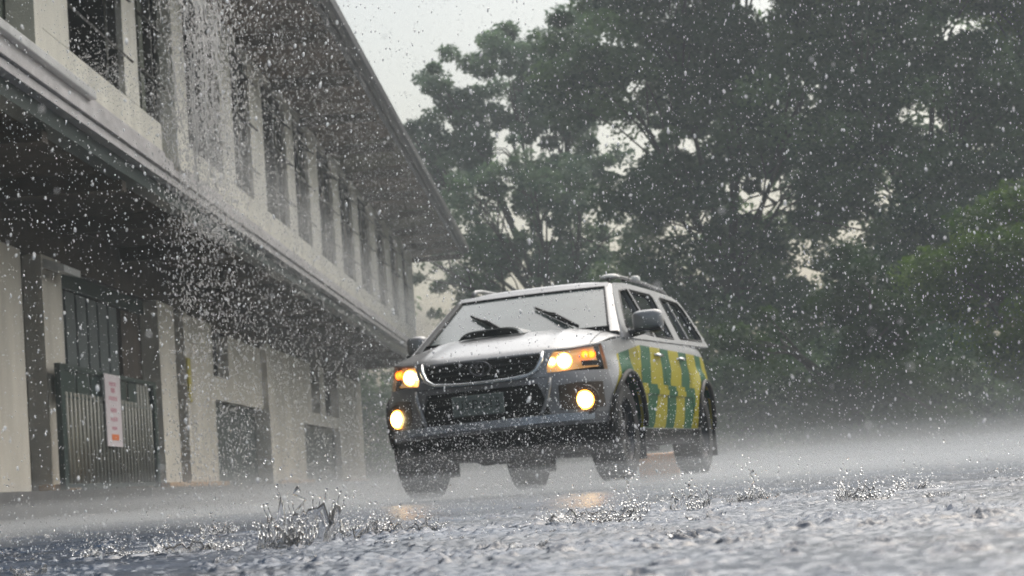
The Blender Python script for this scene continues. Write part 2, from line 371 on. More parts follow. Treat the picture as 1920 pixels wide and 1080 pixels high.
# ground floor: porch slab, columns and bays  (y positions measured along the wall)
part(MB().box(-9.9, GX+.12, 8, YE, -.02, .34), 'porch_slab', M['porch'])
gw = [(8, 20.9, 'w'), (21.95, 22.05, 'b')]
def wallseg(a, b, z0=.34, z1=2.74, mt='plaster_low', d=0, name='ground_wall'):
    part(MB().box(GX-.3, GX+d, a, b, z0, z1), name, M[mt])
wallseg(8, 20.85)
wallseg(20.85, 21.35, mt='brown_and_shade', d=-.12)  # recess shadow put into the dark wall colour
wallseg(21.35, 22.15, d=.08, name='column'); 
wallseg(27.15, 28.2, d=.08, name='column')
wallseg(28.2, 29.0, mt='brown_and_shade', d=-.12)  # shade beside the column painted as dark brown
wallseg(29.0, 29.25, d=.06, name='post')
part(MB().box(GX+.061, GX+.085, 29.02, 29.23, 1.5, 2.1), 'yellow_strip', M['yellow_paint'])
wallseg(29.25, 29.6, mt='brown_and_shade', d=-.12)  # shadowed recess past the post, dark by its colour
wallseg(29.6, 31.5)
wallseg(31.5, 37.4, 1.62, 1.97); wallseg(31.5, 37.4, 2.65, 2.74, 'brown_and_shade')
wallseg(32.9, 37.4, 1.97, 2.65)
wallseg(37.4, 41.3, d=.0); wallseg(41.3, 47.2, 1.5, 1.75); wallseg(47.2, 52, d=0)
wallseg(41.3, 42.6, 1.75, 2.74); wallseg(44, 44.8, 1.75, 2.74); wallseg(42.6, 44, 2.4, 2.74, 'brown_and_shade'); wallseg(44.8, 47.2, 2.4, 2.74, 'brown_and_shade')
wallseg(36.2, 36.7, d=.1, name='column', z1=2.739); 
for a, b in ((21.2, 22.35), (27.1, 31.55), (36.9, 41.4), (47.2, 51.9)):
    part(MB().box(GX-.02, GX+.135, a, b, .341, .40), 'plinth', M['ochre'], bevel=.006)
# bay behind the gate: vertical boards and a dark opening
for i in range(7):
    a = 22.2+i*.53
    part(MB().box(GX-.22, GX-.16, a, a+.43, .345, 2.55), 'shutter_slat', M['slat'])
part(MB().box(GX-.9, GX-.8, 22.15, 27.15, .34, 3.2), 'bay_back', M['interior'])
wallseg(26.0, 27.15, .34, 2.735, 'brown_and_shade', d=-.15)
part(MB().box(GX-.16, GX-.1, 22.15, 27.15, 2.56, 2.738), 'shutter_head', M['gate_green'])
# doors and window panes further on
def door(a, b, z0, z1, n, name='door'):
    d = part(MB().box(GX-.2, GX-.14, a, a+.1, z0, z1).box(GX-.2, GX-.14, b-.1, b, z0, z1).box(GX-.2, GX-.14, a+.1, b-.1, z1-.1, z1), name, M['gate_green'])
    w = (b-a-.2)/n
    for i in range(n): MB().box(GX-.19, GX-.155, a+.1+i*w+.02, a+.1+(i+1)*w-.02, z0, z1-.1).build('door_leaf', M['door_grey'], d)
door(31.5, 37.4, .341, 1.62, 4); door(41.3, 47.2, .341, 1.5, 4)
for a, b, z0, z1 in ((31.5, 32.9, 1.97, 2.65), (42.6, 44, 1.75, 2.4), (44.8, 47.2, 1.75, 2.4)):
    d = part(MB().prism([(a, z0), (b, z0), (b, z1), (a, z1), (a, z0+.002), (a+.06, z0+.06), (a+.06, z1-.06), (b-.06, z1-.06), (b-.06, z0+.06), (a+.06, z0+.058)][:4], 'x', GX-.2, GX-.185), 'window', M['sash_frame'])
    MB().box(GX-.184, GX-.17, a+.06, b-.06, z0+.06, z1-.06).build('pane', M['dark'], d)
part(MB().prism([(GX+.09, 2.70), (GX+.30, 2.62), (GX+.30, 2.55), (GX+.09, 2.60)], 'y', 21.4, 22.1), 'wall_lamp', M['ledge_white'])

# the gate with its notice
gate = empty('metal_gate', (GX+.2, 21.3, .34), label='dark green metal gate with pale vertical bars closing the porch bay', cat='gate')
L_, Hg = 4.75, 1.28
def gp(mb, name, mt, p=None): return mb.build(name, mt, p or gate)
gp(MB().box(-.03, .03, 0, .16, 0, Hg), 'gate_post', M['gate_green']); gp(MB().box(-.03, .03, L_-.16, L_, 0, Hg), 'gate_post', M['gate_green'])
gp(MB().box(-.03, .03, .16, L_-.16, Hg-.05, Hg), 'top_rail', M['gate_green']); gp(MB().box(-.02, .02, .16, L_-.16, .02, .06), 'bottom_rail', M['gate_green'])
bar = MB().tube([(0, 0, .06), (0, 0, 1.0)], .022, 6).mesh('bar'); bar2 = MB().tube([(0, 0, .06), (0, 0, Hg-.05)], .022, 6).mesh('bar')
n = 25
for i in range(n):
    yb = .3+i*(L_-.6)/(n-1)
    o = link('bar', bar2 if 19 < i < 24 else bar, None, gate); o.location = (0, yb, 0)
    if not o.data.materials: o.data.materials.append(M['gate_bar'])
for i in range(7):
    yb = .2+i*.62
    if not 1.6 < yb < 2.5: gp(MB().box(-.015, .0, yb, yb+.5, .95, Hg-.05), 'top_panel', M['gate_green'])
gp(MB().box(-.01, .01, .16, L_-.16, .94, .965), 'mid_rail', M['gate_green'])
sg = empty('notice_board', (GX+.245, 23.15, .80), label='narrow pink-white notice hanging on the green gate', cat='sign')
MB().box(0, .012, 0, .76, 0, .80).build('board', M['sign_white'], sg)
def txt(body, size, loc, rot, mt, parent, name, ext=.002):
    cu = bpy.data.curves.new(name, 'FONT'); cu.body = body; cu.size = size; cu.align_x = 'CENTER'; cu.align_y = 'CENTER'; cu.extrude = ext
    t = bpy.data.objects.new('tmp', cu); C.objects.link(t)
    me = bpy.data.meshes.new_from_object(t.evaluated_get(bpy.context.evaluated_depsgraph_get())); bpy.data.objects.remove(t)
    o = link(name, me, mt, parent); o.location = loc; o.rotation_euler = rot; return o
q = MB(); 
for zc, w_, h_ in ((.69, .34, .05), (.62, .20, .06), (.53, .42, .05), (.40, .30, .05), (.30, .34, .05), (.20, .26, .04)):
    for j in range(5): q.box(.012, .015, .38-w_/2+j*w_/5, .38-w_/2+(j+.66)*w_/5, zc-h_/2*(.6+.4*((j*7) % 3)/2), zc+h_/2)
q.build('faded_lettering', mat('faded_red', (.50, .26, .30), .6), sg)
MB().box(.012, .016, .22, .56, .07, .135).build('orange_mark', M['sign_orange'], sg)

# ------------------------------------------------------------------ the car
ca = [[.9708, .2387, -.0256], [-.2386, .9711, .0063], [.0263, 0, .9997]]
car = empty('driving_car', (0, 0, 0), label='silver four wheel drive with green and yellow striped side and lit lamps', cat='car')
mm = Matrix(ca).to_4x4(); mm.translation = (-.76, 15.7805, .06)
car.matrix_world = mm
PX = [(0, 0), (.30, .008), (.45, .03), (.58, .085), (.70, .19), (.79, .32), (.85, .45), (.885, .60), (.90, .80), (.91, 1.2), (.915, 2.0), (.915, 3.4), (.905, 4.0), (.88, 4.4), (.84, 4.62), (.74, 4.73), (.5, 4.77), (0, 4.78)]
def cr_spline(P, per=10):
    out = []
    for i in range(len(P)-1):
        p0 = P[max(0, i-1)] if i else (-P[1][0], P[1][1]); p1, p2 = P[i], P[i+1]; p3 = P[i+2] if i+2 < len(P) else (-P[-2][0], P[-2][1])
        for j in range(per):
            t = j/per
            out.append(tuple(.5*((2*p1[k])+(-p0[k]+p2[k])*t+(2*p0[k]-5*p1[k]+4*p2[k]-p3[k])*t*t+(-p0[k]+3*p1[k]-3*p2[k]+p3[k])*t**3) for k in (0, 1)))
    out.append(P[-1]); return np.array(out)
PL = cr_spline(PX); SL = np.concatenate([[0], np.cumsum(np.hypot(*np.diff(PL, axis=0).T))])
TN = np.gradient(PL, SL, axis=0); TN /= np.linalg.norm(TN, axis=1)[:, None]
def s_of_y(y): return float(np.interp(y, PL[:, 1], SL))
def s_of_x(x): i = SL < 1.2; return float(np.interp(x, PL[i, 0], SL[i]))
YW = (.87, 3.95); ZW = .37
def off(s, y, z):
    w = smooth01(.75, 1.25, s)*(1-smooth01(SL[-1]-1.0, SL[-1]-.5, s))
    f = interp(z, [.2, .30, .38, .45, .52, .60, .74, .79, .84, .92, 1.0, 1.05], [-.10, -.05, -.02, .0, .012, .0, .004, -.012, -.03, -.048, -.085, -.13])
    g_ = interp(z, [.28, .36, .45, .6, .75, .88, .93, 1.0, 1.08, 1.14, 1.2], [-.07, -.03, -.008, 0, .004, .0, -.012, -.02, -.035, -.065, -.09])
    fl = 0
    for yw in YW:
        d = sqrt((y-yw)**2+(z-ZW)**2); fl = max(fl, .032*(1-smooth01(.46, .60, d)))
    return f*(1-w)+g_*w+fl*w
def B(s, z, e=0.0):
    """a point of the car's outer skin: s metres round from the middle of the front, z up"""
    sg_ = 1 if s >= 0 else -1; a = abs(s)
    x = np.interp(a, SL, PL[:, 0]); y = np.interp(a, SL, PL[:, 1]); tx = np.interp(a, SL, TN[:, 0]); ty = np.interp(a, SL, TN[:, 1])
    n = Vector((ty, -tx)).normalized(); o = off(a, y, z)+e
    return Vector(((x+n.x*o)*sg_, y+n.y*o, z))
def yy_of(s): return float(np.interp(abs(s), SL, PL[:, 1]))
def ztop(s): return interp(yy_of(s), [0, .12, .45, 1.0, 1.3, 3, 4.5, 4.8], [.995, 1.0, 1.03, 1.085, 1.10, 1.13, 1.165, 1.17])
def patch(mb, ss, z0, z1, nz, e=0.0, mi=0, thick=0):
    f0 = z0 if callable(z0) else (lambda s: z0); f1 = z1 if callable(z1) else (lambda s: z1)
    def fn(s, v):
        a, b = f0(s), f1(s); return B(s, a+(b-a)*v, e)
    n0 = len(mb.v); vv = [i/nz for i in range(nz+1)]; mb.grid(fn, ss, vv, mi)
    if thick:
        def edge(pts):
            q = []
            for (s, z) in pts: q += [B(s, z, e), B(s, z, e-thick)]
            mb.add(q, [(2*i, 2*i+2, 2*i+3, 2*i+1) for i in range(len(pts)-1)], mi)
        edge([(s, f0(s)) for s in ss]); edge([(s, f1(s)) for s in ss])
        for s in (ss[0], ss[-1]): edge([(s, f0(s)+(f1(s)-f0(s))*v) for v in vv])
    return mb
def lin(a, b, n): return [a+(b-a)*i/(n-1) for i in range(n)]
# paints
def paint(name, col, livery=False):
    m_ = bpy.data.materials.new(name); m_.use_nodes = True; n = m_.node_tree.nodes; l = m_.node_tree.links; b = n['Principled BSDF']
    b.inputs['Metallic'].default_value = .35; b.inputs['Roughness'].default_value = .42 if livery else .40; b.inputs['Coat Weight'].default_value = .0 if livery else .4; b.inputs['Specular IOR Level'].default_value = .08 if livery else .5; b.inputs['Coat Roughness'].default_value = .15
    tc = n.new('ShaderNodeTexCoord'); no = n.new('ShaderNodeTexNoise'); no.inputs['Scale'].default_value = 3.5; no.inputs['Detail'].default_value = 7
    l.new(tc.outputs['Object'], no.inputs['Vector'])
    cr = n.new('ShaderNodeValToRGB'); cr.color_ramp.elements[0].color = tuple(c*.82 for c in col)+(1,); cr.color_ramp.elements[1].color = tuple(c*1.05 for c in col)+(1,)
    cr.color_ramp.elements[0].position = .3; cr.color_ramp.elements[1].position = .7; l.new(no.outputs[0], cr.inputs[0]); colout = cr.outputs[0]
    def math_(op, a, b_=None):
        q = n.new('ShaderNodeMath'); q.operation = op
        for i, v in enumerate((a, b_)):
            if v is None: continue
            if isinstance(v, (int, float)): q.inputs[i].default_value = v
            else: l.new(v, q.inputs[i])
        return q.outputs[0]
    if livery:
        sp = n.new('ShaderNodeSeparateXYZ'); l.new(tc.outputs['Object'], sp.inputs[0]); Y_, Z_ = sp.outputs[1], sp.outputs[2]
        low = math_('LESS_THAN', Z_, .74)
        yq = math_('ADD', Y_, math_('MULTIPLY', Z_, -.55)); yq = math_('ADD', yq, math_('MULTIPLY', low, -.22))
        yq = math_('ADD', yq, math_('MULTIPLY', no.outputs[0], .26))
        fr = math_('FRACT', math_('DIVIDE', math_('ADD', yq, .37), .76)); isg = math_('LESS_THAN', fr, .47)
        gr = n.new('ShaderNodeMix'); gr.data_type = 'RGBA'; l.new(isg, gr.inputs[0]); gr.inputs[6].default_value = (.30, .26, .002, 1); gr.inputs[7].default_value = (.0, .075, .028, 1)
        mask = math_('MULTIPLY', math_('GREATER_THAN', math_('ADD', Y_, math_('MULTIPLY', Z_, -.8)), -.02), math_('LESS_THAN', Z_, math_('ADD', math_('MULTIPLY', math_('MINIMUM', Y_, 1.6), .12), .86)))
        mask = math_('MULTIPLY', mask, math_('GREATER_THAN', Z_, .385))
        fin = n.new('ShaderNodeMix'); fin.data_type = 'RGBA'; l.new(mask, fin.inputs[0]); l.new(colout, fin.inputs[6]); l.new(gr.outputs[2], fin.inputs[7]); colout = fin.outputs[2]
        l.new(math_('MULTIPLY', math_('SUBTRACT', 1.0, mask), .35), b.inputs['Metallic']); l.new(math_('ADD', math_('MULTIPLY', math_('SUBTRACT', 1.0, mask), .4), .08), b.inputs['Specular IOR Level'])
    l.new(colout, b.inputs['Base Color'])
    nb = n.new('ShaderNodeTexNoise'); nb.inputs['Scale'].default_value = 55; nb.inputs['Detail'].default_value = 3; l.new(tc.outputs['Object'], nb.inputs['Vector'])
    bp = n.new('ShaderNodeBump'); bp.inputs['Strength'].default_value = .18; bp.inputs['Distance'].default_value = .004; l.new(nb.outputs[0], bp.inputs['Height']); l.new(bp.outputs[0], b.inputs['Normal'])
    return m_
M['silver'] = paint('silver_paint', (.23, .235, .24)); M['silver_shaded'] = paint('bumper_shaded', (.15, .15, .155)); M['livery'] = paint('striped_paint', (.23, .235, .24), True)  # the bumper is the same silver with its shade put into the colour
M['chrome'] = mat('chrome', (.55, .57, .58), .18, 1.0)
M['plastic'] = mat('black_plastic', (.008, .008, .009), .5, var=.3, vscale=20, spec=.25)
M['rubber'] = mat('rubber', (.018, .018, .018), .75, bump=.3, bscale=60)
M['tint'] = mat('tinted_glass', (.015, .018, .02), .05, spec=.6)
M['fog_glass'] = mat('misted_windscreen', (.085, .112, .106), .16, var=.3, vscale=4, coat=.3)
M['reflector_glow'] = mat('reflector_glow', (.50, .30, .15), .25, .5)  # bulb light on the reflector put in as warm colour and weak emission
M['reflector_glow'].node_tree.nodes['Principled BSDF'].inputs['Emission Color'].default_value = (1, .55, .2, 1); M['reflector_glow'].node_tree.nodes['Principled BSDF'].inputs['Emission Strength'].default_value = .16
M['alloy'] = mat('alloy', (.035, .035, .04), .4, .8)
M['dark_metal'] = mat('dark_metal', (.10, .10, .11), .35, .9)
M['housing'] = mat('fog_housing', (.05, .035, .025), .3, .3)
M['plate'] = mat('plate', (.12, .15, .135), .4, var=.25, vscale=20)
M['plate_ink'] = mat('plate_ink', (.012, .02, .018), .5)
sG = .505                                      # grille half width along s
sH0, sH1 = .515, s_of_y(.47)                   # headlamp reach
ssx = sorted(set([round(v, 4) for v in lin(-sH1-.03, sH1+.03, 60)]+[-sG, sG, -.46, .46, -.42, .42, -sH0, sH0, -sH1, sH1]))
zi0 = lambda s: .515
zi1 = lambda s: .515+.235*min(1, max(0, (.515-abs(s))/.075))
zg0 = lambda s: .80+.20*min(1, max(0, (abs(s)-.36)/.145))**2.2
zg1 = lambda s: ztop(s)-.012
bump_ = MB()
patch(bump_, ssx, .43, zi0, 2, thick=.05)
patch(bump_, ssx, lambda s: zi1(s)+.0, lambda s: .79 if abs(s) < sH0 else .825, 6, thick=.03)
bump_.build('front_bumper', M['silver_shaded'], car)
for sg_ in (-1, 1):
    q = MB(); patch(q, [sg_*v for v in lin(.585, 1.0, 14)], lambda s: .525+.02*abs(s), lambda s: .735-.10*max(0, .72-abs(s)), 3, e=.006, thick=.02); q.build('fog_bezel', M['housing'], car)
# panel between grille and lamps
for sg_ in (-1, 1):
    q = MB(); patch(q, [sg_*v for v in lin(.35, sH0, 9)], .795, lambda s: zg0(s), 3, e=.004, thick=.03); q.build('grille_wing', M['silver'], car)
q = MB(); patch(q, ssx, .30, .428, 3, e=-.012, thick=.05); q.build('lower_valance', M['plastic'], car)
q = MB(); patch(q, [v for v in ssx if abs(v) < .86], .50, .512, 1, e=.02, thick=.02); patch(q, lin(-.86, .86, 40), .455, .50, 2, e=.022, thick=.03); q.build('bumper_lip', M['chrome'], car)
q = MB(); patch(q, lin(-.50, .50, 20), .50, .77, 2, e=-.05); q.build('intake_mesh', M['dark'], car)
q = MB()
for zz in (.56, .61, .66, .71): patch(q, lin(-.46, .46, 16), zz, zz+.014, 1, e=-.03, thick=.02)
q.build('intake_slats', M['plastic'], car)['kind'] = 'stuff'
# intake side trims (silver)
for sg_ in (-1, 1):
    q = MB(); q.tube([B(sg_*.53, .785, .01), B(sg_*.515, .72, .012), B(sg_*.48, .60, .012), B(sg_*.44, .52, .018)], [.010, .016, .016, .012], 8); q.build('intake_trim', M['silver'], car)
# grille
q = MB(); patch(q, lin(-sG, sG, 24), lambda s: .79, lambda s: .995, 3, e=-.05); q.build('grille_backing', M['dark'], car)
gr = MB()
for k in range(4): zz = .835+.04*k; patch(gr, lin(-.46, .46, 20), zz, zz+.012, 1, e=-.022, thick=.02)
gr.build('grille_bars', M['plastic'], car)['kind'] = 'stuff'
path = [B(-.50, .985, .012), B(-.475, .92, .016), B(-.43, .85, .018), B(-.36, .812, .018), B(-.2, .800, .018), B(0, .797, .018), B(.2, .800, .018), B(.36, .812, .018), B(.43, .85, .018), B(.475, .92, .016), B(.50, .985, .012)]
MB().tube(path, [.012, .018, .02, .017, .015, .014, .015, .017, .02, .018, .012], 8).build('grille_surround', M['chrome'], car)
e = MB()
def ell(rx, rz, cx=0, cz=0): return [(cx+rx*cos(2*pi*i/28), B(0, .90).y-.012, .905+cz+rz*sin(2*pi*i/28)) for i in range(28)]
e.tube(ell(.078, .052), .007, 6, closed=True); e.tube(ell(.026, .046), .005, 6, closed=True); e.tube(ell(.055, .018, 0, .027), .005, 6, closed=True)
e.build('emblem', M['dark_metal'], car)
# number plate
pl = MB().box(-.215, .185, -.045, -.03, .56, .712).build('number_plate', M['plate'], car, bevel=.006)
pl.location = (0, -.01, 0)
txt('UYP 615', .098, (-.015, -.0455, .638), (pi/2, 0, 0), M['plate_ink'], pl, 'plate_number')
# headlamps
hot = [(0, (1, .93, .78)), (.55, (1, .88, .62)), (.78, (1, .50, .12)), (1, (.6, .2, .02))]
def lamp_disc(parent, c, rad, strength, name='lamp_bulb', nrm=(0, -1, 0), stops=hot):
    mb = MB(); N = Vector(nrm).normalized(); u = N.cross(Vector((0, 0, 1))).normalized(); v = u.cross(N)
    vs_ = [Vector(c)+N*rad*.45]; fs = []
    for k in (1, 2, 3):
        for j in range(20): a_ = 2*pi*j/20; vs_.append(Vector(c)+(u*cos(a_)+v*sin(a_))*rad*k/3+N*rad*.45*(1-(k/3)**2))
    for j in range(20): fs.append((0, 1+j, 1+(j+1) % 20))
    for k in (0, 1):
        for j in range(20): a0 = 1+k*20; fs.append((a0+j, a0+20+j, a0+20+(j+1) % 20, a0+(j+1) % 20))
    mb.add(vs_, fs, 0, True)
    return mb.build(name, emit(name, stops, tuple(c), strength, rad*1.05), parent)
def hz0(s): return .822+.03*min(1, max(0, (abs(s)-sH0)/.5))
def hz1(s):
    a = abs(s); return min(ztop(s)-.012, .84+ (a-sH0)/.10*.15+.02)
for sg_ in (1, -1):
    hs_ = [sg_*v for v in lin(sH0, sH1, 16)]
    h = MB(); patch(h, hs_, hz0, hz1, 4, e=-.055)
    H = h.build('headlight', M['reflector_glow'], car)
    q = MB(); patch(q, hs_, hz0, hz1, 4, e=-.003); q.build('lens_cover', M['lens_cover'], H)
    s1, s2, s3 = s_of_x(.655), s_of_x(.565), s_of_x(.79)
    for (s_, z_, r_, st) in ((s1, .905, .060, 6), (s2, .905, .036, 2.5)):
        p = B(sg_*s_, z_, -.03); lamp_disc(H, p, r_, st, nrm=(sg_*.15, -1, 0))
    for ds in (0, .07):
        p = B(sg_*(s3+ds), .945, -.022); lamp_disc(H, p, .034, 2.2, 'indicator', nrm=(sg_*.45, -1, 0), stops=[(0, (1, .42, .05)), (.5, (1, .2, .01)), (1, (.5, .03, 0))])
    q = MB(); patch(q, [sg_*v for v in lin(s3-.05, sH1-.01, 6)], .86, .90, 1, e=-.03); q.build('lamp_mask', M['plastic'], H)
# fog lamps in recessed housings
for sg_ in (1, -1):
    s_ = s_of_x(.72); c = B(sg_*s_, .602, .012); N = Vector((sg_*.45, -1, 0)).normalized()
    fm = MB(); R_ = Matrix.Translation(c) @ Vector((0, 0, 1)).rotation_difference(N).to_matrix().to_4x4()
    prof = [(.115, .000), (.108, .012), (.085, .004), (.062, -.006), (.058, .01)]
    t_ = MB().lathe(prof, 28, 'z'); fm.add([R_ @ Vector(p) for p in t_.v], t_.f, 0, True)
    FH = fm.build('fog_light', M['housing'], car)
    lamp_disc(FH, c+N*.012, .070, 9, 'fog_bulb', nrm=N, stops=[(0, (1, .94, .78)), (.62, (1, .80, .38)), (.80, (1, .38, .04)), (1, (.45, .12, .01))])
# body sides: one skin from the lamp to the tail, with wheel arches
def zbot(s):
    y_ = yy_of(s); z = .36
    for yw in YW:
        if abs(y_-yw) < .435: z = max(z, ZW+sqrt(.435**2-(y_-yw)**2))
    if y_ > 4.4: z = max(z, .42)
    return z
for sg_ in (1, -1):
    ss = set(lin(sH1+.03, SL[-1], 90))
    for yw in YW:
        for t_ in lin(-1, 1, 25): ss.add(s_of_y(yw+.4349*sin(t_*pi/2)))
    ss.add(s_of_y(YW[0]+.436)); ss.add(s_of_y(YW[1]-.436)); ss.add(s_of_y(YW[1]+.436))
    ss = sorted(ss); ss = [v for v in ss if v >= sH1+.03]
    q = MB(); patch(q, [sg_*v for v in ss], zbot, ztop, 14, thick=.03)
    q.build('body_side', M['livery'] if sg_ > 0 else M['silver'], car)
    # fender cap above the headlamp
    q = MB(); patch(q, [sg_*v for v in lin(sH0-.02, sH1+.04, 14)], lambda s: min(hz1(s)+.004, ztop(s)-.004), ztop, 1, e=.002, thick=.03); q.build('lamp_brow', M['silver'], car)
    # gap strip between bumper and fender under the lamp
    for yw in YW:
        ar = MB(); pts = [B(sg_*s_of_y(yw+.44*cos(t_)), ZW+.44*sin(t_), .012) for t_ in lin(.05, pi-.05, 24)]
        ar.tube(pts, .022, 6); ar.build('wheel_arch', M['plastic'], car)
        lin_ = MB().lathe([(.45, 0), (.45, -.35), (.05, -.36)], 28, 'x', (sg_*.86 if sg_ > 0 else -.86+.0, yw, ZW)) if sg_ > 0 else MB().lathe([(.45, 0), (.45, .35), (.05, .36)], 28, 'x', (-.86, yw, ZW))
        keep = MB(); 
        vs_ = lin_.v; keep.add(vs_, [f for f in lin_.f if min(vs_[i][2] for i in f) > ZW-.12], 0, True); keep.build('wheel_well', M['plastic'], car)
    st = MB(); patch(st, [sg_*v for v in lin(s_of_y(1.33), s_of_y(3.48), 20)], .26, .375, 2, e=.02, thick=.1); st.build('side_step', M['plastic'], car)
    # rubbing strip and door shut lines
    rb = MB(); patch(rb, [sg_*v for v in lin(s_of_y(1.36), s_of_y(3.46), 24)], .655, .70, 2, e=.012, thick=.012); rb.build('rubbing_strip', M['livery'] if sg_ > 0 else M['silver'], car)
    for yy_ in (1.42, 2.36, 3.42):
        ln = MB(); patch(ln, [sg_*s_of_y(yy_-.006), sg_*s_of_y(yy_+.006)], .42, lambda s: ztop(s)-.01, 8, e=.0015); ln.build('door_gap', M['dark'], car)
    for yy_ in (2.17, 3.12):
        hd = MB(); pts = [B(sg_*s_of_y(yy_+t_), .985, .03 if 0 < abs(t_) < .09 else .0) for t_ in (-.1, -.085, 0, .085, .1)]
        pts = [B(sg_*s_of_y(yy_-.1), .985, .0), B(sg_*s_of_y(yy_-.08), .985, .03), B(sg_*s_of_y(yy_+.08), .985, .03), B(sg_*s_of_y(yy_+.1), .985, 0)]
        hd.tube(pts, .014, 6); hd.build('door_handle', M['chrome'], car)
# bonnet
def bonnet(x_, t_, e=0):
    y0 = B(s_of_x(min(.88, abs(x_))) , 1.0).y*0+0
    return None
def hoodpt(u, v):
    """u -1..1 across, v 0..1 front to back"""
    sfr = s_of_x(.86); s_ = abs(u)*sfr
    pf = B(s_, ztop(s_)-.002, -.006); front = Vector((pf.x*(1 if u >= 0 else -1), pf.y, pf.z))
    wb = interp(abs(u), [0, 1], [0, .865]); back = Vector((wb*(1 if u >= 0 else -1), 1.20+.02*0-.10*abs(u)**2, 1.215-.115*abs(u)**3.5))
    x = front.x+(back.x-front.x)*v**.7; y = front.y+(back.y-front.y)*v
    z = front.z+(back.z-front.z)*v+.055*sin(pi*min(1, v*1.0))*(1-.75*abs(u)**2)
    lip = .028*(1-(1-min(1, v/.07))**2)
    crease = .012*math.exp(-((abs(u)-.55)/.05)**2)*sin(pi*v)
    return Vector((x, y, z-.02+lip*.9+crease))
hb = MB(); hb.grid(hoodpt, lin(-1, 1, 61), [0, .01, .02, .035, .05, .07]+lin(.1, 1, 22)); hb.build('bonnet', M['silver'], car, solid=.015)
for sg_ in (1, -1):
    ln = MB(); ln.grid(lambda v, k: hoodpt(sg_*(.90-.06*v)+k*.007, v)+Vector((0, 0, .002)), lin(.03, .97, 24), [0, 1]); ln.build('bonnet_gap', M['dark'], car)
sp = MB()
def scoop(u, v):
    x = -.09+.27*u*(1-.12*v); yv = .72+.36*v; b_ = hoodpt(x/.88, (yv)/1.2).z
    return Vector((x, yv, b_+.062*(1-abs(u)**6)*(1-.55*v)+.002))
sp.grid(scoop, lin(-1, 1, 21), lin(0, 1, 8)); sp.build('bonnet_scoop', M['silver'], car)
q = MB(); q.grid(lambda u, v: Vector((-.09+.245*u, .716, hoodpt(-.09/.88, .6).z+.004+.052*v*(1-abs(u)**6))), lin(-1, 1, 15), [0, 1]); q.build('scoop_mouth', M['dark'], car)
# greenhouse: flat-sided shell with real openings
def gx(z): return .868-(z-1.10)*.46
def gside(sg_, y, z, e=0): return Vector((sg_*(gx(z)+e), y, z))
out_ = [(1.02, 1.085), (1.18, 1.19), (1.50, 1.40), (1.80, 1.575), (1.90, 1.60), (2.4, 1.632), (3.6, 1.645), (4.35, 1.635), (4.60, 1.60), (4.70, 1.50), (4.76, 1.34), (4.80, 1.16), (4.5, 1.15), (3, 1.12), (1.3, 1.09)]
holes = [[(1.36, 1.19), (1.62, 1.36), (1.93, 1.535), (2.30, 1.575), (2.30, 1.16)], [(2.42, 1.16), (2.42, 1.578), (3.22, 1.59), (3.30, 1.56), (3.16, 1.17)],
         [(3.50, 1.19), (3.62, 1.575), (3.70, 1.59), (4.42, 1.585), (4.54, 1.53), (4.64, 1.25), (4.58, 1.21)]]
for sg_ in (1, -1):
    polys = [[Vector((p[0], p[1], 0)) for p in out_]]+[[Vector((p[0], p[1], 0)) for p in h_] for h_ in holes]
    flat = [p for P_ in polys for p in P_]; tr = tessellate_polygon(polys)
    q = MB(); q.add([gside(sg_, p.x, p.y) for p in flat], [tuple(t_) for t_ in tr]); q.build('cab_side', M['silver'], car, solid=.03, soff=0)
    for i, h_ in enumerate(holes):
        cx = sum(p[0] for p in h_)/len(h_); cz = sum(p[1] for p in h_)/len(h_)
        hw = MB(); hw.add([gside(sg_, cx+(p[0]-cx)*1.02, cz+(p[1]-cz)*1.03, -.012) for p in h_], [tuple(range(len(h_)))]); hw.build('side_window', M['tint'], car, solid=.004)
        fr = MB(); fr.tube([gside(sg_, *p, .016) for p in h_], .010, 6, closed=True); fr.build('window_seal', M['plastic'], car)
    dv = MB(); dv.box(-.008, .008, -.02, .02, 0, .41, 0, Matrix.Translation(gside(sg_, 3.98, 1.19, .003)) @ Matrix.Rotation(-sg_*math.atan(.46), 4, 'Y')); dv.build('window_divider', M['silver'], car)
# roof
rs = [(1.795, 1.575), (1.84, 1.60), (1.95, 1.62), (2.4, 1.645), (3.0, 1.655), (3.8, 1.655), (4.35, 1.645), (4.60, 1.61)]
def roofpt(u, i):
    y, z = rs[i]; zz = min(z, 1.70); x = u*(gx(zz-.02)+.004)
    return Vector((x, y-.04*(1-u*u)*(1 if i < 3 else 0), z+.022*(1-abs(u)**3)-.03*abs(u)**10))
q = MB(); q.grid(roofpt, lin(-1, 1, 25), list(range(len(rs)))); q.build('roof', M['silver'], car, solid=.02)
# windscreen, its surround and the rear
def wspt(u, v, e=0):
    y = 1.13+v*(1.80-1.13); z = 1.175+v*(1.585-1.175); x = u*(.80-.165*v)
    return Vector((x, y-.07*(1-u*u)-e*.5, z+e*.85))
q = MB(); q.grid(lambda u, v: wspt(u*.93, .05+v*.88), lin(-1, 1, 15), lin(0, 1, 6)); q.build('windscreen', M['fog_glass'], car)
q = MB(); pts = [wspt(.945*a_, b_, .004) for a_, b_ in [(t_, .035) for t_ in lin(-1, 1, 13)]+[(1, t_) for t_ in lin(.1, .9, 6)]+[(t_, .94) for t_ in lin(1, -1, 13)]+[(-1, t_) for t_ in lin(.9, .1, 6)]]
q.tube(pts, .011, 6, closed=True); q.build('windscreen_seal', M['plastic'], car)
for sg_ in (1, -1):
    q = MB(); q.grid(lambda v, k: (wspt(sg_*.955, v, .012) if k == 0 else (wspt(sg_*1.03, v, .010) if k == 1 else gside(sg_, 1.13+v*.70+.10, 1.13+v*.445, .01))), lin(-.08, 1.0, 12), [0, 1, 2]); q.build('windscreen_pillar', M['silver'], car)
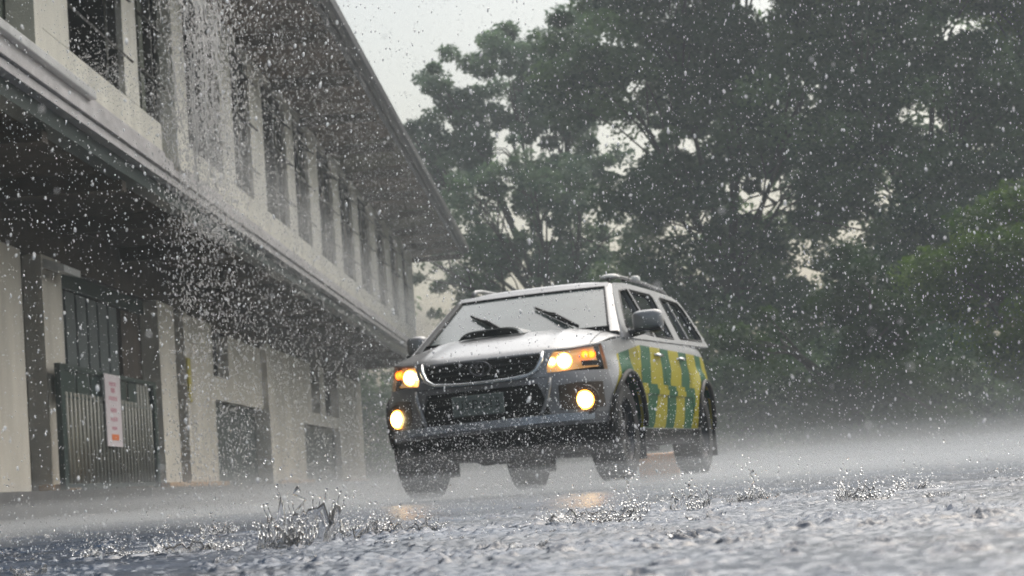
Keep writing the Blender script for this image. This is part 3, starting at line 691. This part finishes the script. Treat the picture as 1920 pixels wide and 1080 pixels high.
q = MB(); q.grid(lambda u, v: wspt(u*1.0, .93+.1*v, .012), lin(-1, 1, 15), [0, 1]); q.build('header_rail', M['silver'], car)
q = MB(); q.box(-.70, .70, 1.03, 1.14, 1.14, 1.175); q.build('cowl', M['plastic'], car)
rp = [(4.60, 1.61), (4.70, 1.50), (4.76, 1.34), (4.80, 1.16)]
q = MB(); q.grid(lambda u, i: Vector((u*gx(rp[i][1]), rp[i][0]+.01, rp[i][1])), lin(-1, 1, 9), [0, 1, 2, 3]); q.build('tailgate', M['silver'], car)
MB().box(-.62, .62, 4.79, 4.80, 1.2, 1.5).build('rear_window', M['tint'], car)
# unseen shelf under the glass, added so that the cabin is dark
MB().box(-.80, .80, 1.2, 4.75, 1.06, 1.10).build('dark_shelf', M['dark'], car)
# wipers
def ws_at(x, t_, e): return wspt(x/(.80-.165*t_), t_, e)
for (x0_, t0_, x1_, t1_) in ((-.46, .58, -.06, .07), (.085, .60, .52, .04)):
    w = MB(); a_, b_ = ws_at(x0_, t0_, .022), ws_at(x1_, t1_, .03); mid = a_.lerp(b_, .45)
    w.tube([a_, a_.lerp(b_, .3), mid+Vector((0, 0, .012)), a_.lerp(b_, .75)], [.007, .014, .017, .010], 6); w.tube([mid+Vector((0, -.01, .022)), b_+Vector((0, -.02, .0))], [.010, .014], 6)
    w.tube([ws_at(x0_, t0_, .012), ws_at(x1_-.06, t1_+.08, .012)], .007, 4)
    w.build('wiper', M['plastic'], car)
# mirrors
for sg_ in (1, -1):
    mr = empty('door_mirror'); mr.parent = car
    def mpt(a_, b_):
        u_ = a_; ph = b_; ex = .5
        cx_, cy_, cz_ = (1.025 if sg_ > 0 else -.90), 1.36, 1.222
        sx_ = lambda t_: math.copysign(abs(cos(t_))**ex, cos(t_)); sy_ = lambda t_: math.copysign(abs(sin(t_))**ex, sin(t_))
        return Vector((cx_+(.125 if sg_ > 0 else .085)*sx_(a_)*cos(b_)**.4 if cos(b_) > 0 else cx_, cy_+.085*sin(b_), cz_+.085*sy_(a_)*(cos(b_)**.4 if cos(b_) > 0 else 0)))
    q = MB(); q.grid(mpt, [2*pi*i/24 for i in range(25)], lin(-pi/2+.001, pi/2-.001, 9)); q.build('mirror_shell', M['silver'], mr)
    q = MB().box(.905, 1.14, 1.27, 1.42, 1.125, 1.155) if sg_ > 0 else MB().box(-.98, -.86, 1.27, 1.42, 1.125, 1.155)
    q.build('mirror_base', M['plastic'], mr, bevel=.012)
    MB().tube([(sg_*.80, 1.40, 1.14), (sg_*.88, 1.37, 1.135), (sg_*(1.0 if sg_ > 0 else .90), 1.36, 1.15)], [.04, .034, .03], 8).build('mirror_arm', M['plastic'], mr)
# roof rails and domes
for sg_ in (1, -1):
    q = MB(); pts = [(sg_*.59, 2.02, 1.645), (sg_*.59, 2.10, 1.685), (sg_*.585, 2.3, 1.70), (sg_*.585, 3.2, 1.71), (sg_*.585, 4.1, 1.70), (sg_*.585, 4.3, 1.68), (sg_*.585, 4.38, 1.645)]
    q.tube(pts, [.02]+[.016]*5+[.02], 8); q.build('roof_rail', M['silver'], car)
MB().lathe([(.085, 0), (.085, .01), (.07, .022), (.045, .034), (.001, .038)], 20, 'z', (.60, 2.02, 1.655)).build('roof_beacon', M['white_paint'], car)
MB().lathe([(.035, 0), (.035, .02), (.02, .035), (.001, .04)], 14, 'z', (.57, 2.75, 1.69)).build('aerial_base', M['plastic'], car)
MB().lathe([(.045, 0), (.045, .03), (.03, .045), (.001, .05)], 14, 'z', (.60, 3.0, 1.70)).build('roof_lamp', M['white_paint'], car)
# wheels
def wheel(cx, cy, sg_):
    wh = empty('wheel', (cx, cy, ZW)); wh.parent = car
    pr = [(.24, -.115), (.30, -.128), (.345, -.122), (.366, -.10), (.372, -.05), (.372, .05), (.366, .10), (.345, .122), (.30, .128), (.24, .115)]
    ty = MB().lathe(pr, 44, 'x')
    for i in range(44):
        a_ = 2*pi*i/44
        for xx in (-.075, 0, .075):
            R_ = Matrix.Rotation(a_+(xx*.6), 4, 'X'); ty.box(xx-.028, xx+.028, -.014, .014, .368, .380, 0, R_)
    ty.build('tyre', M['rubber'], wh)
    rm = MB().lathe([(.245, sg_*.10), (.235, sg_*.085), (.225, sg_*.02), (.225, -sg_*.1)], 36, 'x')
    for k in range(6):
        R_ = Matrix.Rotation(k*pi/3, 4, 'X'); rm.box(sg_*.06-.012, sg_*.06+.012, -.032, .032, .04, .235, 0, R_)
    rm.lathe([(.001, sg_*.085), (.05, sg_*.08), (.065, sg_*.05), (.065, 0)], 20, 'x')
    rm.build('rim', M['alloy'], wh)
    MB().lathe([(.001, 0), (.16, 0), (.16, .02), (.001, .02)], 24, 'x').build('brake_disc', M['dark'], wh)
for sg_ in (1, -1):
    for yw in YW: wheel(sg_*.775, yw, sg_)
ub = MB(); ub.box(-.62, .62, .28, 1.5, .25, .42).box(-.35, .35, .5, 4.5, .24, .34).box(-.84, .84, 1.4, 3.45, .33, .42).box(-.80, .80, 4.0, 4.7, .36, .44).box(-.55, .55, .25, .6, .27, .35)
ub.build('underbody', M['plastic'], car)
MB().tube([(-.7, 3.95, .33), (-.1, 3.95, .33), (0, 3.95, .33), (.1, 3.95, .33), (.7, 3.95, .33)], [.05, .05, .13, .05, .05], 10).build('rear_axle', M['plastic'], car)
MB().tube([(-.7, .87, .33), (0, .80, .30), (.7, .87, .33)], .045, 8).build('front_axle', M['plastic'], car)
MB().add([(-.35, .40, .30), (.35, .40, .30), (.30, .9, .20), (-.30, .9, .20)], [(0, 1, 2, 3)]).build('skid_plate', M['plastic'], car, solid=.015)
for sg_ in (1, -1):
    MB().box(sg_*.775-.13, sg_*.775+.13, 1.36, 1.375, .14, .42).build('mud_flap', M['rubber'], car)
    MB().box(sg_*.775-.13, sg_*.775+.13, 4.42, 4.435, .14, .45).build('mud_flap', M['rubber'], car)

# ------------------------------------------------------------------ small things beyond the car
o = MB().box(-.21, .21, -.1, .1, 0, .30).build('kerb_block', M['block'], None, bevel=.02); o.location = (.70, 22.3, 0)
tag(o, 'pale orange block on the wet road seen under the car sill', 'block')
for i, (x_, y_, h_, lb) in enumerate([(-2.95, 33, .62, 'short white bollard just left of the front wheel nearer the building'), (-2.02, 31, .34, 'low white bollard seen through the gap under the front bumper'), (.10, 30, .26, 'lowest white bollard seen beside the front wheel under the fog lamp')]):
    o = MB().lathe([(.001, 0), (.065, 0), (.065, h_-.03), (.05, h_-.005), (.001, h_)], 16, 'z').build('bollard', M['bollard']); o.location = (x_, y_, 0)
    tag(o, lb, 'bollard', 'white bollards behind the car')

# ------------------------------------------------------------------ trees
def leaf_mat(name, a, b):
    m_ = bpy.data.materials.new(name); m_.use_nodes = True; n = m_.node_tree.nodes; l = m_.node_tree.links; p = n['Principled BSDF']
    at = n.new('ShaderNodeAttribute'); at.attribute_name = 'tone'; cr = n.new('ShaderNodeValToRGB'); cr.color_ramp.elements[0].color = (*a, 1); cr.color_ramp.elements[1].color = (*b, 1)
    l.new(at.outputs['Fac'], cr.inputs[0]); l.new(cr.outputs[0], p.inputs['Base Color']); p.inputs['Roughness'].default_value = .5; p.inputs['Specular IOR Level'].default_value = .25
    tl = n.new('ShaderNodeBsdfTranslucent'); mx = n.new('ShaderNodeMixShader'); mx.inputs[0].default_value = .45
    l.new(cr.outputs[0], tl.inputs[0]); l.new(p.outputs[0], mx.inputs[1]); l.new(tl.outputs[0], mx.inputs[2]); l.new(mx.outputs[0], n['Material Output'].inputs[0])
    return m_
M['leaf_dark'] = leaf_mat('leaf_dark', (.026, .060, .030), (.16, .25, .10)); M['leaf_hazed'] = leaf_mat('leaf_hazed', (.045, .088, .055), (.17, .26, .13)); M['leaf_green'] = leaf_mat('leaf_green', (.030, .075, .008), (.16, .26, .022))  # the pale leaf has the far trees' haze put into its colour
def leaves(P, R, n, size, rg, up=.3):
    """leaf rhombs scattered through clumps: P centres (k,3), R radii, n per clump"""
    k = len(P); c = np.repeat(P, n, 0); r_ = np.repeat(R, n)
    d = rg.standard_normal((k*n, 3)); d /= np.linalg.norm(d, axis=1)[:, None]
    rad = rg.random(k*n)**.45; pos = c+d*(r_*rad)[:, None]*np.array([1, 1, .7])
    nn = rg.standard_normal((k*n, 3)); nn[:, 2] = np.abs(nn[:, 2])+up; nn /= np.linalg.norm(nn, axis=1)[:, None]
    t = rg.standard_normal((k*n, 3)); t -= nn*(t*nn).sum(1)[:, None]; t /= np.linalg.norm(t, axis=1)[:, None]; b = np.cross(nn, t)
    L = (size*rg.uniform(.6, 1.3, k*n))[:, None]
    V = np.stack([pos-t*L*.5, pos+b*L*.24+nn*L*.05, pos+t*L*.5, pos-b*L*.24+nn*L*.05], 1).reshape(-1, 3)
    F = np.arange(k*n*4).reshape(-1, 4); tone = np.clip(np.repeat(rg.random(k)**1.5, n)*.8+rg.random(k*n)*.3-.05, 0, 1)
    return V, F, tone
def tree(name, label, base, trunk_h, lobes, mt, seed, size=.17, per=330, clumps=150, trunk_r=.28, cr_=.55, group=None, fill=.55, thr=-.03):
    """lobes: (cx,cy,cz, rx,ry,rz) relative to base"""
    rg = np.random.default_rng(seed); root = empty(name, base, label=label, cat='tree' if 'tree' in name else 'shrub', group=group)
    vol = np.array([l_[3]*l_[4]*l_[5] for l_ in lobes])**.75; vol /= vol.sum(); P = []; own = []
    for li, l_ in enumerate(lobes):
        nk = max(3, int(clumps*vol[li]*2.6)); d = rg.standard_normal((nk, 3)); d /= np.linalg.norm(d, axis=1)[:, None]
        r_ = rg.random(nk)**.5*1.18; q_ = np.array(l_[:3])+d*r_[:, None]*np.array(l_[3:])
        ok = np.array([noise.noise(Vector(p)*.62+Vector((seed*3.1, 0, 0)))+.5*noise.noise(Vector(p)*1.5) > thr for p in q_]); q_ = q_[ok]
        P.append(q_); own += [li]*len(q_)
    P = np.concatenate(P); keep = P[:, 2] > .4; P = P[keep]; own = np.array(own)[keep]
    R = cr_*rg.uniform(.5, 1.5, len(P))
    V, F, tn = leaves(P, R, per, size, rg); link('crown', npmesh('crown', V, F, False, tn), mt, root)
    tb = MB(); top = Vector((rg.normal()*.2, rg.normal()*.2, trunk_h)); b0 = [Vector((0, 0, -.1)), Vector((.05, 0, trunk_h*.35)), Vector((-.05, .05, trunk_h*.7)), top]
    tb.tube(b0, [trunk_r*1.25, trunk_r, trunk_r*.85, trunk_r*.7], 10)
    for li, l_ in enumerate(lobes):
        c = Vector(l_[:3]); mid = top.lerp(c, .5)+Vector((0, 0, -.3)); tb.tube([top*.92, mid, c], [trunk_r*.36, trunk_r*.22, trunk_r*.10], 7)
        idx = np.where(own == li)[0]
        for i in idx[:12]:
            p = Vector(P[i]); a_ = top.lerp(c, random.uniform(.4, 1)); mid = a_.lerp(p, .5)+Vector((random.uniform(-.2, .2), random.uniform(-.2, .2), random.uniform(0, .3)))
            tb.tube([a_, mid, p], [.035, .022, .010], 5)
    tb.build('trunk', M['bark'], root); return root
# far hazy tree beyond the end of the building
G_ = 'tall trees beyond the road'
tree('tree', 'hazy broad tree rising behind the far end of the building', (-1.0, 74, 0), 6.0,
     [(-4.5, 0, 12.4, 1.3, 1.4, 1.3), (-4.6, 0, 13.0, .8, 1, .7), (-2.9, 0, 13.6, 1.5, 2, 1.5), (-.8, 0, 14.0, 1.9, 2.2, 1.6), (1.4, 0, 14.2, 1.9, 2.2, 2.0), (-3.6, 0, 10.9, 1.1, 1.6, 1.5), (-2.0, 0, 11.6, 1.2, 1.6, 1.2),
      (-1.6, 0, 8.2, 1.4, 1.6, .9), (.4, 0, 7.6, 1.5, 1.6, .8), (1.6, 0, 10.4, 1.6, 1.6, 1.1), (-.4, 0, 10.2, .8, 1.2, .6), (-3.3, -1, 8.6, .9, 1, .5), (2.3, 0, 5.8, 1.8, 1.6, 1.2), (1.0, 0, 12.2, 1.6, 1.6, 1.0), (-1.0, 0, 12.3, 1.3, 1.5, .9), (-3.4, 0, 7.2, .9, 1.0, .35)], M['leaf_hazed'], 11, size=.22, per=210, clumps=210, cr_=.46, group=G_, thr=-.05)
tree('tree', 'thin leaning tree with sparse boughs between the building end and the car roof', (-.6, 68, 0), 4.5,
     [(-2.6, 0, 9.6, 1.5, 1.5, 1.2), (-.6, 0, 9.8, 1.8, 1.5, 1.5), (.9, 0, 8.0, 1.8, 1.5, 1.6), (-1.4, 0, 7.7, 1.6, 1.5, .9), (-2.8, 0, 7.2, .9, 1, .4), (.2, 0, 5.8, 1.6, 1.5, 1.2), (-4.1, 0, 7.3, 1.0, 1, .7), (-3.5, 0, 5.4, 1.3, 1, .6), (-4.5, 0, 8.6, .7, 1, .5), (-2.2, 0, 6.2, 1.0, 1, .5)], M['leaf_hazed'], 21, size=.19, per=90, clumps=170, cr_=.42, trunk_r=.12, group=G_, thr=.07)
tree('tree', 'tallest dark tree, right behind the car roof, its crown leaving the top of the picture', (4.2, 58, 0), 5.5,
     [(-2.9, 0, 11.4, 1.7, 2, 1.6), (-1.5, 0, 13.8, 2.0, 2.2, 1.9), (1.2, 0, 14.5, 2.6, 2.4, 2.4), (.4, 0, 10.5, 2.4, 2.4, 2.0), (-1.6, 0, 7.4, 1.7, 2, 1.3), (1.8, 0, 7.6, 2.4, 2.2, 1.9), (-2.0, 0, 5.0, 1.5, 1.6, 1.2), (0, 0, 4.0, 2.2, 2, 1.9), (3.0, 0, 11.4, 2.0, 2.2, 2.0)], M['leaf_dark'], 12, size=.19, per=300, clumps=400, cr_=.54, group=G_, thr=-.09)
tree('tree', 'dense dark tree between the tallest tree and the olive corner tree', (8.6, 54, 0), 5.5,
     [(-1.6, 0, 12.5, 2.2, 2, 2.2), (1.2, 0, 13.2, 2.4, 2, 2.0), (-1.0, 0, 9, 2.4, 2, 2.2), (1.8, 0, 9.2, 1.7, 2, 1.3), (-.8, 0, 5.5, 2.4, 2, 2.0), (1.8, 0, 5.6, 2.2, 2, 2.2), (-1.0, 0, 2.9, 2.4, 2, 1.6)], M['leaf_dark'], 13, size=.18, per=300, clumps=340, cr_=.55, group=G_, thr=-.12)
tree('tree', 'olive-leaved tree at the top right corner with bright sky gaps', (12.4, 56, 0), 6,
     [(-.4, 0, 12.4, 2.0, 2, 1.9), (1.8, 0, 13, 2.2, 2, 2.4), (.9, 0, 9.6, 1.5, 2, 1.1), (2.6, 0, 9.5, 1.3, 2, 1.4), (0, 0, 7.2, 1.7, 1.8, 1.0), (2.2, 0, 6.4, 2.4, 2, 1.7)], M['leaf_green'], 14, size=.18, per=280, clumps=260, cr_=.6, group=G_, thr=-.06)
tree('shrub_tree', 'bright green leafy tree low at the right edge', (8.9, 42, 0), 2.2,
     [(-1.2, 0, 3.5, 1.0, 1.2, .9), (.2, 0, 4.2, 1.2, 1.2, 1.0), (1.4, 0, 4.7, 1.2, 1.2, 1.1), (.2, 0, 2.4, 1.6, 1.4, 1.4)], M['leaf_green'], 15, size=.13, per=330, clumps=130, trunk_r=.14, cr_=.4)
tree('shrub', 'dull green bush standing behind the striped car, left of the bright green tree', (5.6, 44, 0), 1.2,
     [(-1.3, 0, 2.4, 1.2, 1.2, 1.0), (.6, 0, 3.2, 1.4, 1.2, 1.2), (0, 0, 1.4, 2.2, 1.4, 1.2)], leaf_mat('leaf_dull', (.014, .040, .012), (.065, .120, .026)), 16, size=.13, per=300, clumps=110, trunk_r=.1, cr_=.42)
# low undergrowth behind the road, one mass
rg = np.random.default_rng(30); k = 260; P = np.stack([rg.uniform(-1.5, 17, k), rg.uniform(47, 52, k), rg.uniform(.2, 2.6, k)], 1)
V_, F_, t_ = leaves(P, rg.uniform(.5, 1.0, k), 300, .17, rg); o = link('undergrowth', npmesh('undergrowth', V_, F_, False, t_), M['leaf_dark'])
tag(o, 'dark tangled undergrowth beyond the road under the trees', 'undergrowth', kind='stuff')
rg = np.random.default_rng(31); k = 420; P = np.stack([rg.uniform(3.5, 32, k), rg.uniform(66, 72, k), rg.uniform(.2, 15, k)], 1)
k2 = 150; P = np.concatenate([P, np.stack([rg.uniform(-15, 2, k2), rg.uniform(84, 88, k2), rg.uniform(.2, 4.6, k2)], 1)]); k += k2
k3 = 60; P = np.concatenate([P, np.stack([rg.uniform(-15, -7.2, k3), rg.uniform(84, 88, k3), rg.uniform(3, 8, k3)], 1)]); k += k3
V_, F_, t_ = leaves(P, rg.uniform(.8, 1.5, k), 150, .3, rg); o = link('woods', npmesh('woods', V_, F_, False, t_), M['leaf_dark'])
tag(o, 'dark woods far behind the trees', 'woods', kind='stuff')

# ------------------------------------------------------------------ rain
bm = bmesh.new(); bmesh.ops.create_icosphere(bm, subdivisions=1, radius=1); ICO = np.array([v.co[:] for v in bm.verts]); IF = np.array([[v.index for v in f.verts] for f in bm.faces]); bm.free()
def drops(name, P, R, E, tilt, label, cat, mt=None):
    k = len(P); rg = np.random.default_rng(len(P)); ax = np.stack([rg.normal(0, tilt, k), rg.normal(0, tilt, k), np.ones(k)], 1); ax /= np.linalg.norm(ax, axis=1)[:, None]
    u = np.cross(ax, [0, 1, 0]); u /= np.linalg.norm(u, axis=1)[:, None]; w = np.cross(ax, u)
    wob = 1+rg.uniform(-.18, .18, (k, len(ICO)))
    V = P[:, None]+(R[:, None]*wob)[..., None]*(ICO[None, :, 0:1]*u[:, None]+ICO[None, :, 1:2]*w[:, None]+ICO[None, :, 2:3]*ax[:, None]*E[:, None, None])
    F = (IF[None]+(np.arange(k)*len(ICO))[:, None, None]).reshape(-1, 3)
    o = link(name, npmesh(name, V.reshape(-1, 3), F, True), mt or M['drop']); tag(o, label, cat, kind='stuff'); return o
def wedge(n, y0, y1, pw_, seed):
    """rain in the air in front of the camera, a little wider than the view"""
    rg = np.random.default_rng(seed); y = y0+(y1-y0)*rg.random(n)**pw_; x = rg.uniform(-.33, .30, n)*y; z = EYE+rg.uniform(-.03, .28, n)*y
    z = np.maximum(z, .02); return np.stack([x, y, z], 1), rg
P, rg = wedge(36000, 3.1, 15, .75, 40)
drops('rain', P, np.clip(rg.lognormal(math.log(.00135), .38, len(P)), .0006, .0028), rg.uniform(1.0, 2.4, len(P)), .25, 'falling raindrops caught in mid air all over the scene', 'rain')
rng_ = lambda n_: np.random.default_rng(5).random(n_)**1.4
# runoff pouring from the gutter in front of the facade
n = 30000; y = 14.6+(52-14.6)*rg.random(n)**1.9; z = rg.uniform(.0, 5.85, n); x = EX+.09+rg.normal(0, .05, n)+(5.85-z)*.02*rg.normal(0, 1, n)
drops('roof_runoff', np.stack([x, y, z], 1), rg.uniform(.0020, .0052, n), rg.uniform(1.2, 4.0, n), .25, 'curtain of water drops falling from the gutter of the building', 'rain', M['runoff'])
n = 14000; y = 15.2+rg.normal(0, .42, n)+.5*(rg.random(n)-.3); z = rg.uniform(2.0, 5.85, n); x = EX+.10+rg.normal(0, .10, n)+rg.random(n)*.25
drops('gutter_spill', np.stack([x, y, z], 1), rg.uniform(.0014, .0046, n), rg.uniform(1.0, 4.5, n), .3, 'thick spill of water where the gutter overflows beside the tall windows', 'rain', M['runoff'])
ws_ = MB()
for k in range(60):
    y = 15.2+random.gauss(0, .38); x = EX+.12+random.gauss(0, .09)+random.random()*.2; za = random.uniform(3.2, 5.85); ln_ = random.uniform(.25, 1.1)
    ws_.tube([(x+random.gauss(0, .012), y+random.gauss(0, .012), za-ln_*q/8) for q in range(9)], [random.uniform(.0015, .008) for q in range(9)], 5)
tag(ws_.build('water_strings', M['runoff']), 'ropes of water pouring down where the gutter overflows', 'rain', kind='stuff')
n = 9000; y = 16.5+33*rng_(n); x = FX+.12+np.abs(np.random.default_rng(6).normal(0, .30, n)); z = 3.55+np.random.default_rng(8).exponential(.16, n)
drops('ledge_spray', np.stack([x, y, z], 1), np.random.default_rng(9).uniform(.002, .0055, n), np.random.default_rng(10).uniform(.8, 2.0, n), .9, 'bright drops bouncing off the ledge of the building', 'spray')
# a few drops close to the lens, far out of focus
P, rg = wedge(60, 1.0, 2.4, .8, 91)
drops('near_drops', P, rg.uniform(.0008, .0018, 60), rg.uniform(1, 1.3, 60), .2, 'blurred raindrops close to the camera', 'rain')
# spray thrown up low over the water and round the car
n = 3200; y = 4.2+10*rg.random(n)**1.1; x = rg.uniform(-.3, .28, n)*y; z = .01+np.abs(rg.exponential(.055, n))
drops('splash_drops', np.stack([x, y, z], 1), rg.uniform(.0008, .0028, n), rg.uniform(.7, 2.6, n), 1.0, 'tiny drops bouncing up just above the wet road', 'spray', M['splash'])
n = 8500; y = rg.uniform(10, 15.4, n); x = -.05*y+rg.normal(-.15, .8, n); z = np.abs(rg.normal(.22, .24, n))
drops('car_spray', np.stack([x, y, z], 1), rg.uniform(.0010, .0025, n), rg.uniform(.7, 2.4, n), .9, 'spray of drops thrown up in front of the bumper of the car', 'spray')

# ------------------------------------------------------------------ splashes
def crown_sheet(rr, hh, seed, lean=0):
    rg = random.Random(seed); n = 44; ph = [rg.uniform(0, 6.28) for _ in range(5)]; V = []; F = []; rows = 7
    def rim(a): return .62+.16*sin(a*2+ph[0])+.10*sin(5*a+ph[1])+.13*sin(9*a+ph[2])+.13*sin(15*a+ph[3])
    for i in range(rows):
        t = i/(rows-1)
        for j in range(n):
            a = 2*pi*j/n; h = max(.14, rim(a))*hh; w = 1+.10*sin(3*a+ph[4])+.05*sin(8*a+ph[1])*t
            r_ = rr*w*(.90+.25*t**1.6)*(1+.06*sin(4*a+5*t+ph[2])*t); V.append((r_*cos(a)+lean*t*h, r_*sin(a), h*t-.004))
    for i in range(rows-1):
        for j in range(n): F.append((i*n+j, i*n+(j+1) % n, (i+1)*n+(j+1) % n, (i+1)*n+j))
    mb = MB().add(V, F, 0, True)
    tips = []
    for j in range(n):
        a = 2*pi*j/n
        if rim(a) > .62 and rim(a) > rim(a-.14) and rim(a) > rim(a+.14): tips.append(Vector(V[(rows-1)*n+j]))
    return mb, tips
desc = ['tall ragged splash crown left of centre, below the left fog lamp', 'small splash just right of the tall ragged crown', 'jagged splash below the left headlamp, near the front wheel', 'low wide splash at the lower left, below the porch doors',
        'wide low splash crown below the right fog lamp', 'thin upright jet rising from the right side of the wide crown', 'forked splash below the green and yellow stripes', 'tall thin splash column standing right of the car',
        'broken splash crown between the thin column and the right edge', 'farthest low splash near the right edge', 'thin high splash in front of the grey pier', 'faint splash in the bottom left corner']
for i, (sx, sy, rr, hh) in enumerate(SPL):
    root = empty('water_splash', (sx, sy, .006), label=desc[i], cat='splash', group='large rain splashes on the wet road')
    cs, tips = crown_sheet(rr*(.45 if i in (5, 7) else .85), hh*(.4 if i in (5, 7) else .9), 50+i, .1); cs.build('splash_sheet', M['splash'], root, solid=.0035)
    for q_ in range(4 if i in (0, 4, 8) else 2):
        a_ = random.uniform(0, 6.28); s2 = rr*random.uniform(.25, .5); c2, tp = crown_sheet(s2, hh*random.uniform(.25, .5), 200+i*7+q_, .5)
        dx, dy = rr*1.3*cos(a_), rr*2.2*sin(a_); c2.v = [(v[0]+dx, v[1]+dy, v[2]) for v in c2.v]; c2.build('splash_sheet', M['splash'], root, solid=.003)
        tips += [t_+Vector((dx, dy, 0)) for t_ in tp]
    if i in (5, 7, 0, 10, 6):
        hj = hh*(1.25 if i in (5, 7) else 1.1); pts = [(rr*.2*sin(q*2.1+i), rr*.12*cos(q*1.7), hj*q/9) for q in range(10)]
        MB().tube(pts, [.007, .005, .0035, .003, .004, .0028, .003, .0038, .003, .0045], 8).build('water_jet', M['splash'], root)
    dm = MB(); b_ = bmesh.new(); bmesh.ops.create_icosphere(b_, subdivisions=2, radius=1); iv = [v.co.copy() for v in b_.verts]; fi = [[v.index for v in f.verts] for f in b_.faces]; b_.free()
    for t_ in tips:
        q = t_*1.0; dm.tube([q-Vector((0, 0, .002)), q+Vector((q.x*.08, q.y*.08, hh*.16))], [.0022, .0014], 5)
        c = q+Vector((q.x*.12, q.y*.12, hh*.22)); s_ = random.uniform(.0025, .0045); dm.add([c+v*s_ for v in iv], fi, 0, True)
    for _ in range(38):
        a_ = random.uniform(0, 6.28); q = random.uniform(.3, 1.7)*rr; c = Vector((q*cos(a_), q*sin(a_), hh*random.uniform(.2, 1.7))); s_ = random.uniform(.0014, .0042); e_ = random.uniform(.8, 1.5)
        dm.add([c+Vector((v.x*s_, v.y*s_, v.z*s_*e_)) for v in iv], fi, 0, True)
    dm.build('droplets', M['splash'], root)['kind'] = 'stuff'
var = [crown_sheet(1, 1.1, 90+i, .3)[0].mesh('small_splash') for i in range(5)]
for me in var: me.materials.append(M['splash'])
for i, (sx, sy, rr) in enumerate(SMALL):
    o = bpy.data.objects.new('small_splash', var[i % 5]); C.objects.link(o); o.location = (sx, sy, .006); s_ = rr; o.scale = (s_, s_, s_*random.uniform(.4, .9)); o.rotation_euler = (0, 0, random.uniform(0, 6))
    md = o.modifiers.new('solid', 'SOLIDIFY'); md.thickness = .08; md.offset = 0
    tag(o, 'small raindrop splash kicking up from the wet road', 'splash', 'small raindrop splashes on the wet road')

# ------------------------------------------------------------------ air: haze and spray mist
def vol(name, box, dens, label, col=(.80, .82, .83)):
    o = MB().box(*box).build(name, None); m_ = bpy.data.materials.new(name); m_.use_nodes = True; n = m_.node_tree.nodes; n.clear()
    out = n.new('ShaderNodeOutputMaterial'); v = n.new('ShaderNodeVolumePrincipled'); v.inputs['Color'].default_value = (*col, 1); v.inputs['Density'].default_value = dens; v.inputs['Anisotropy'].default_value = 0
    m_.node_tree.links.new(v.outputs[0], out.inputs['Volume']); o.data.materials.append(m_); tag(o, label, 'haze', kind='stuff'); return o
vol('haze', (-60, 60, -8, 110, -1.3, 24), .0021, 'pale rain haze filling the air over the road', (.84, .92, .94))
for i, (y0, z1, dn) in enumerate([(8.5, .09, .07), (9.5, .19, .035), (13.0, .34, .034), (20, .65, .008), (23, 1.2, .005)]):
    vol('spray_mist', (-5.2+.1*i, 26+i, y0, 60+i, -.002-.001*i, z1), dn, ['lowest thickest band of rain mist on the road', 'knee high mist over the road', 'mist over the road up to the car bumper', 'thin mist over the road up to the car bonnet', 'thinnest and tallest mist over the road'][i])
vol('ledge_mist', (FX+.12, FX+.80, 19.5, 50, 3.35, 3.98), .09, 'bright spray drifting along the ledge of the building')

vol('runoff_mist', (EX+.02, EX+.45, 16.5, 46, .45, 5.6), .010, 'veil of fine spray hanging under the gutter of the building')
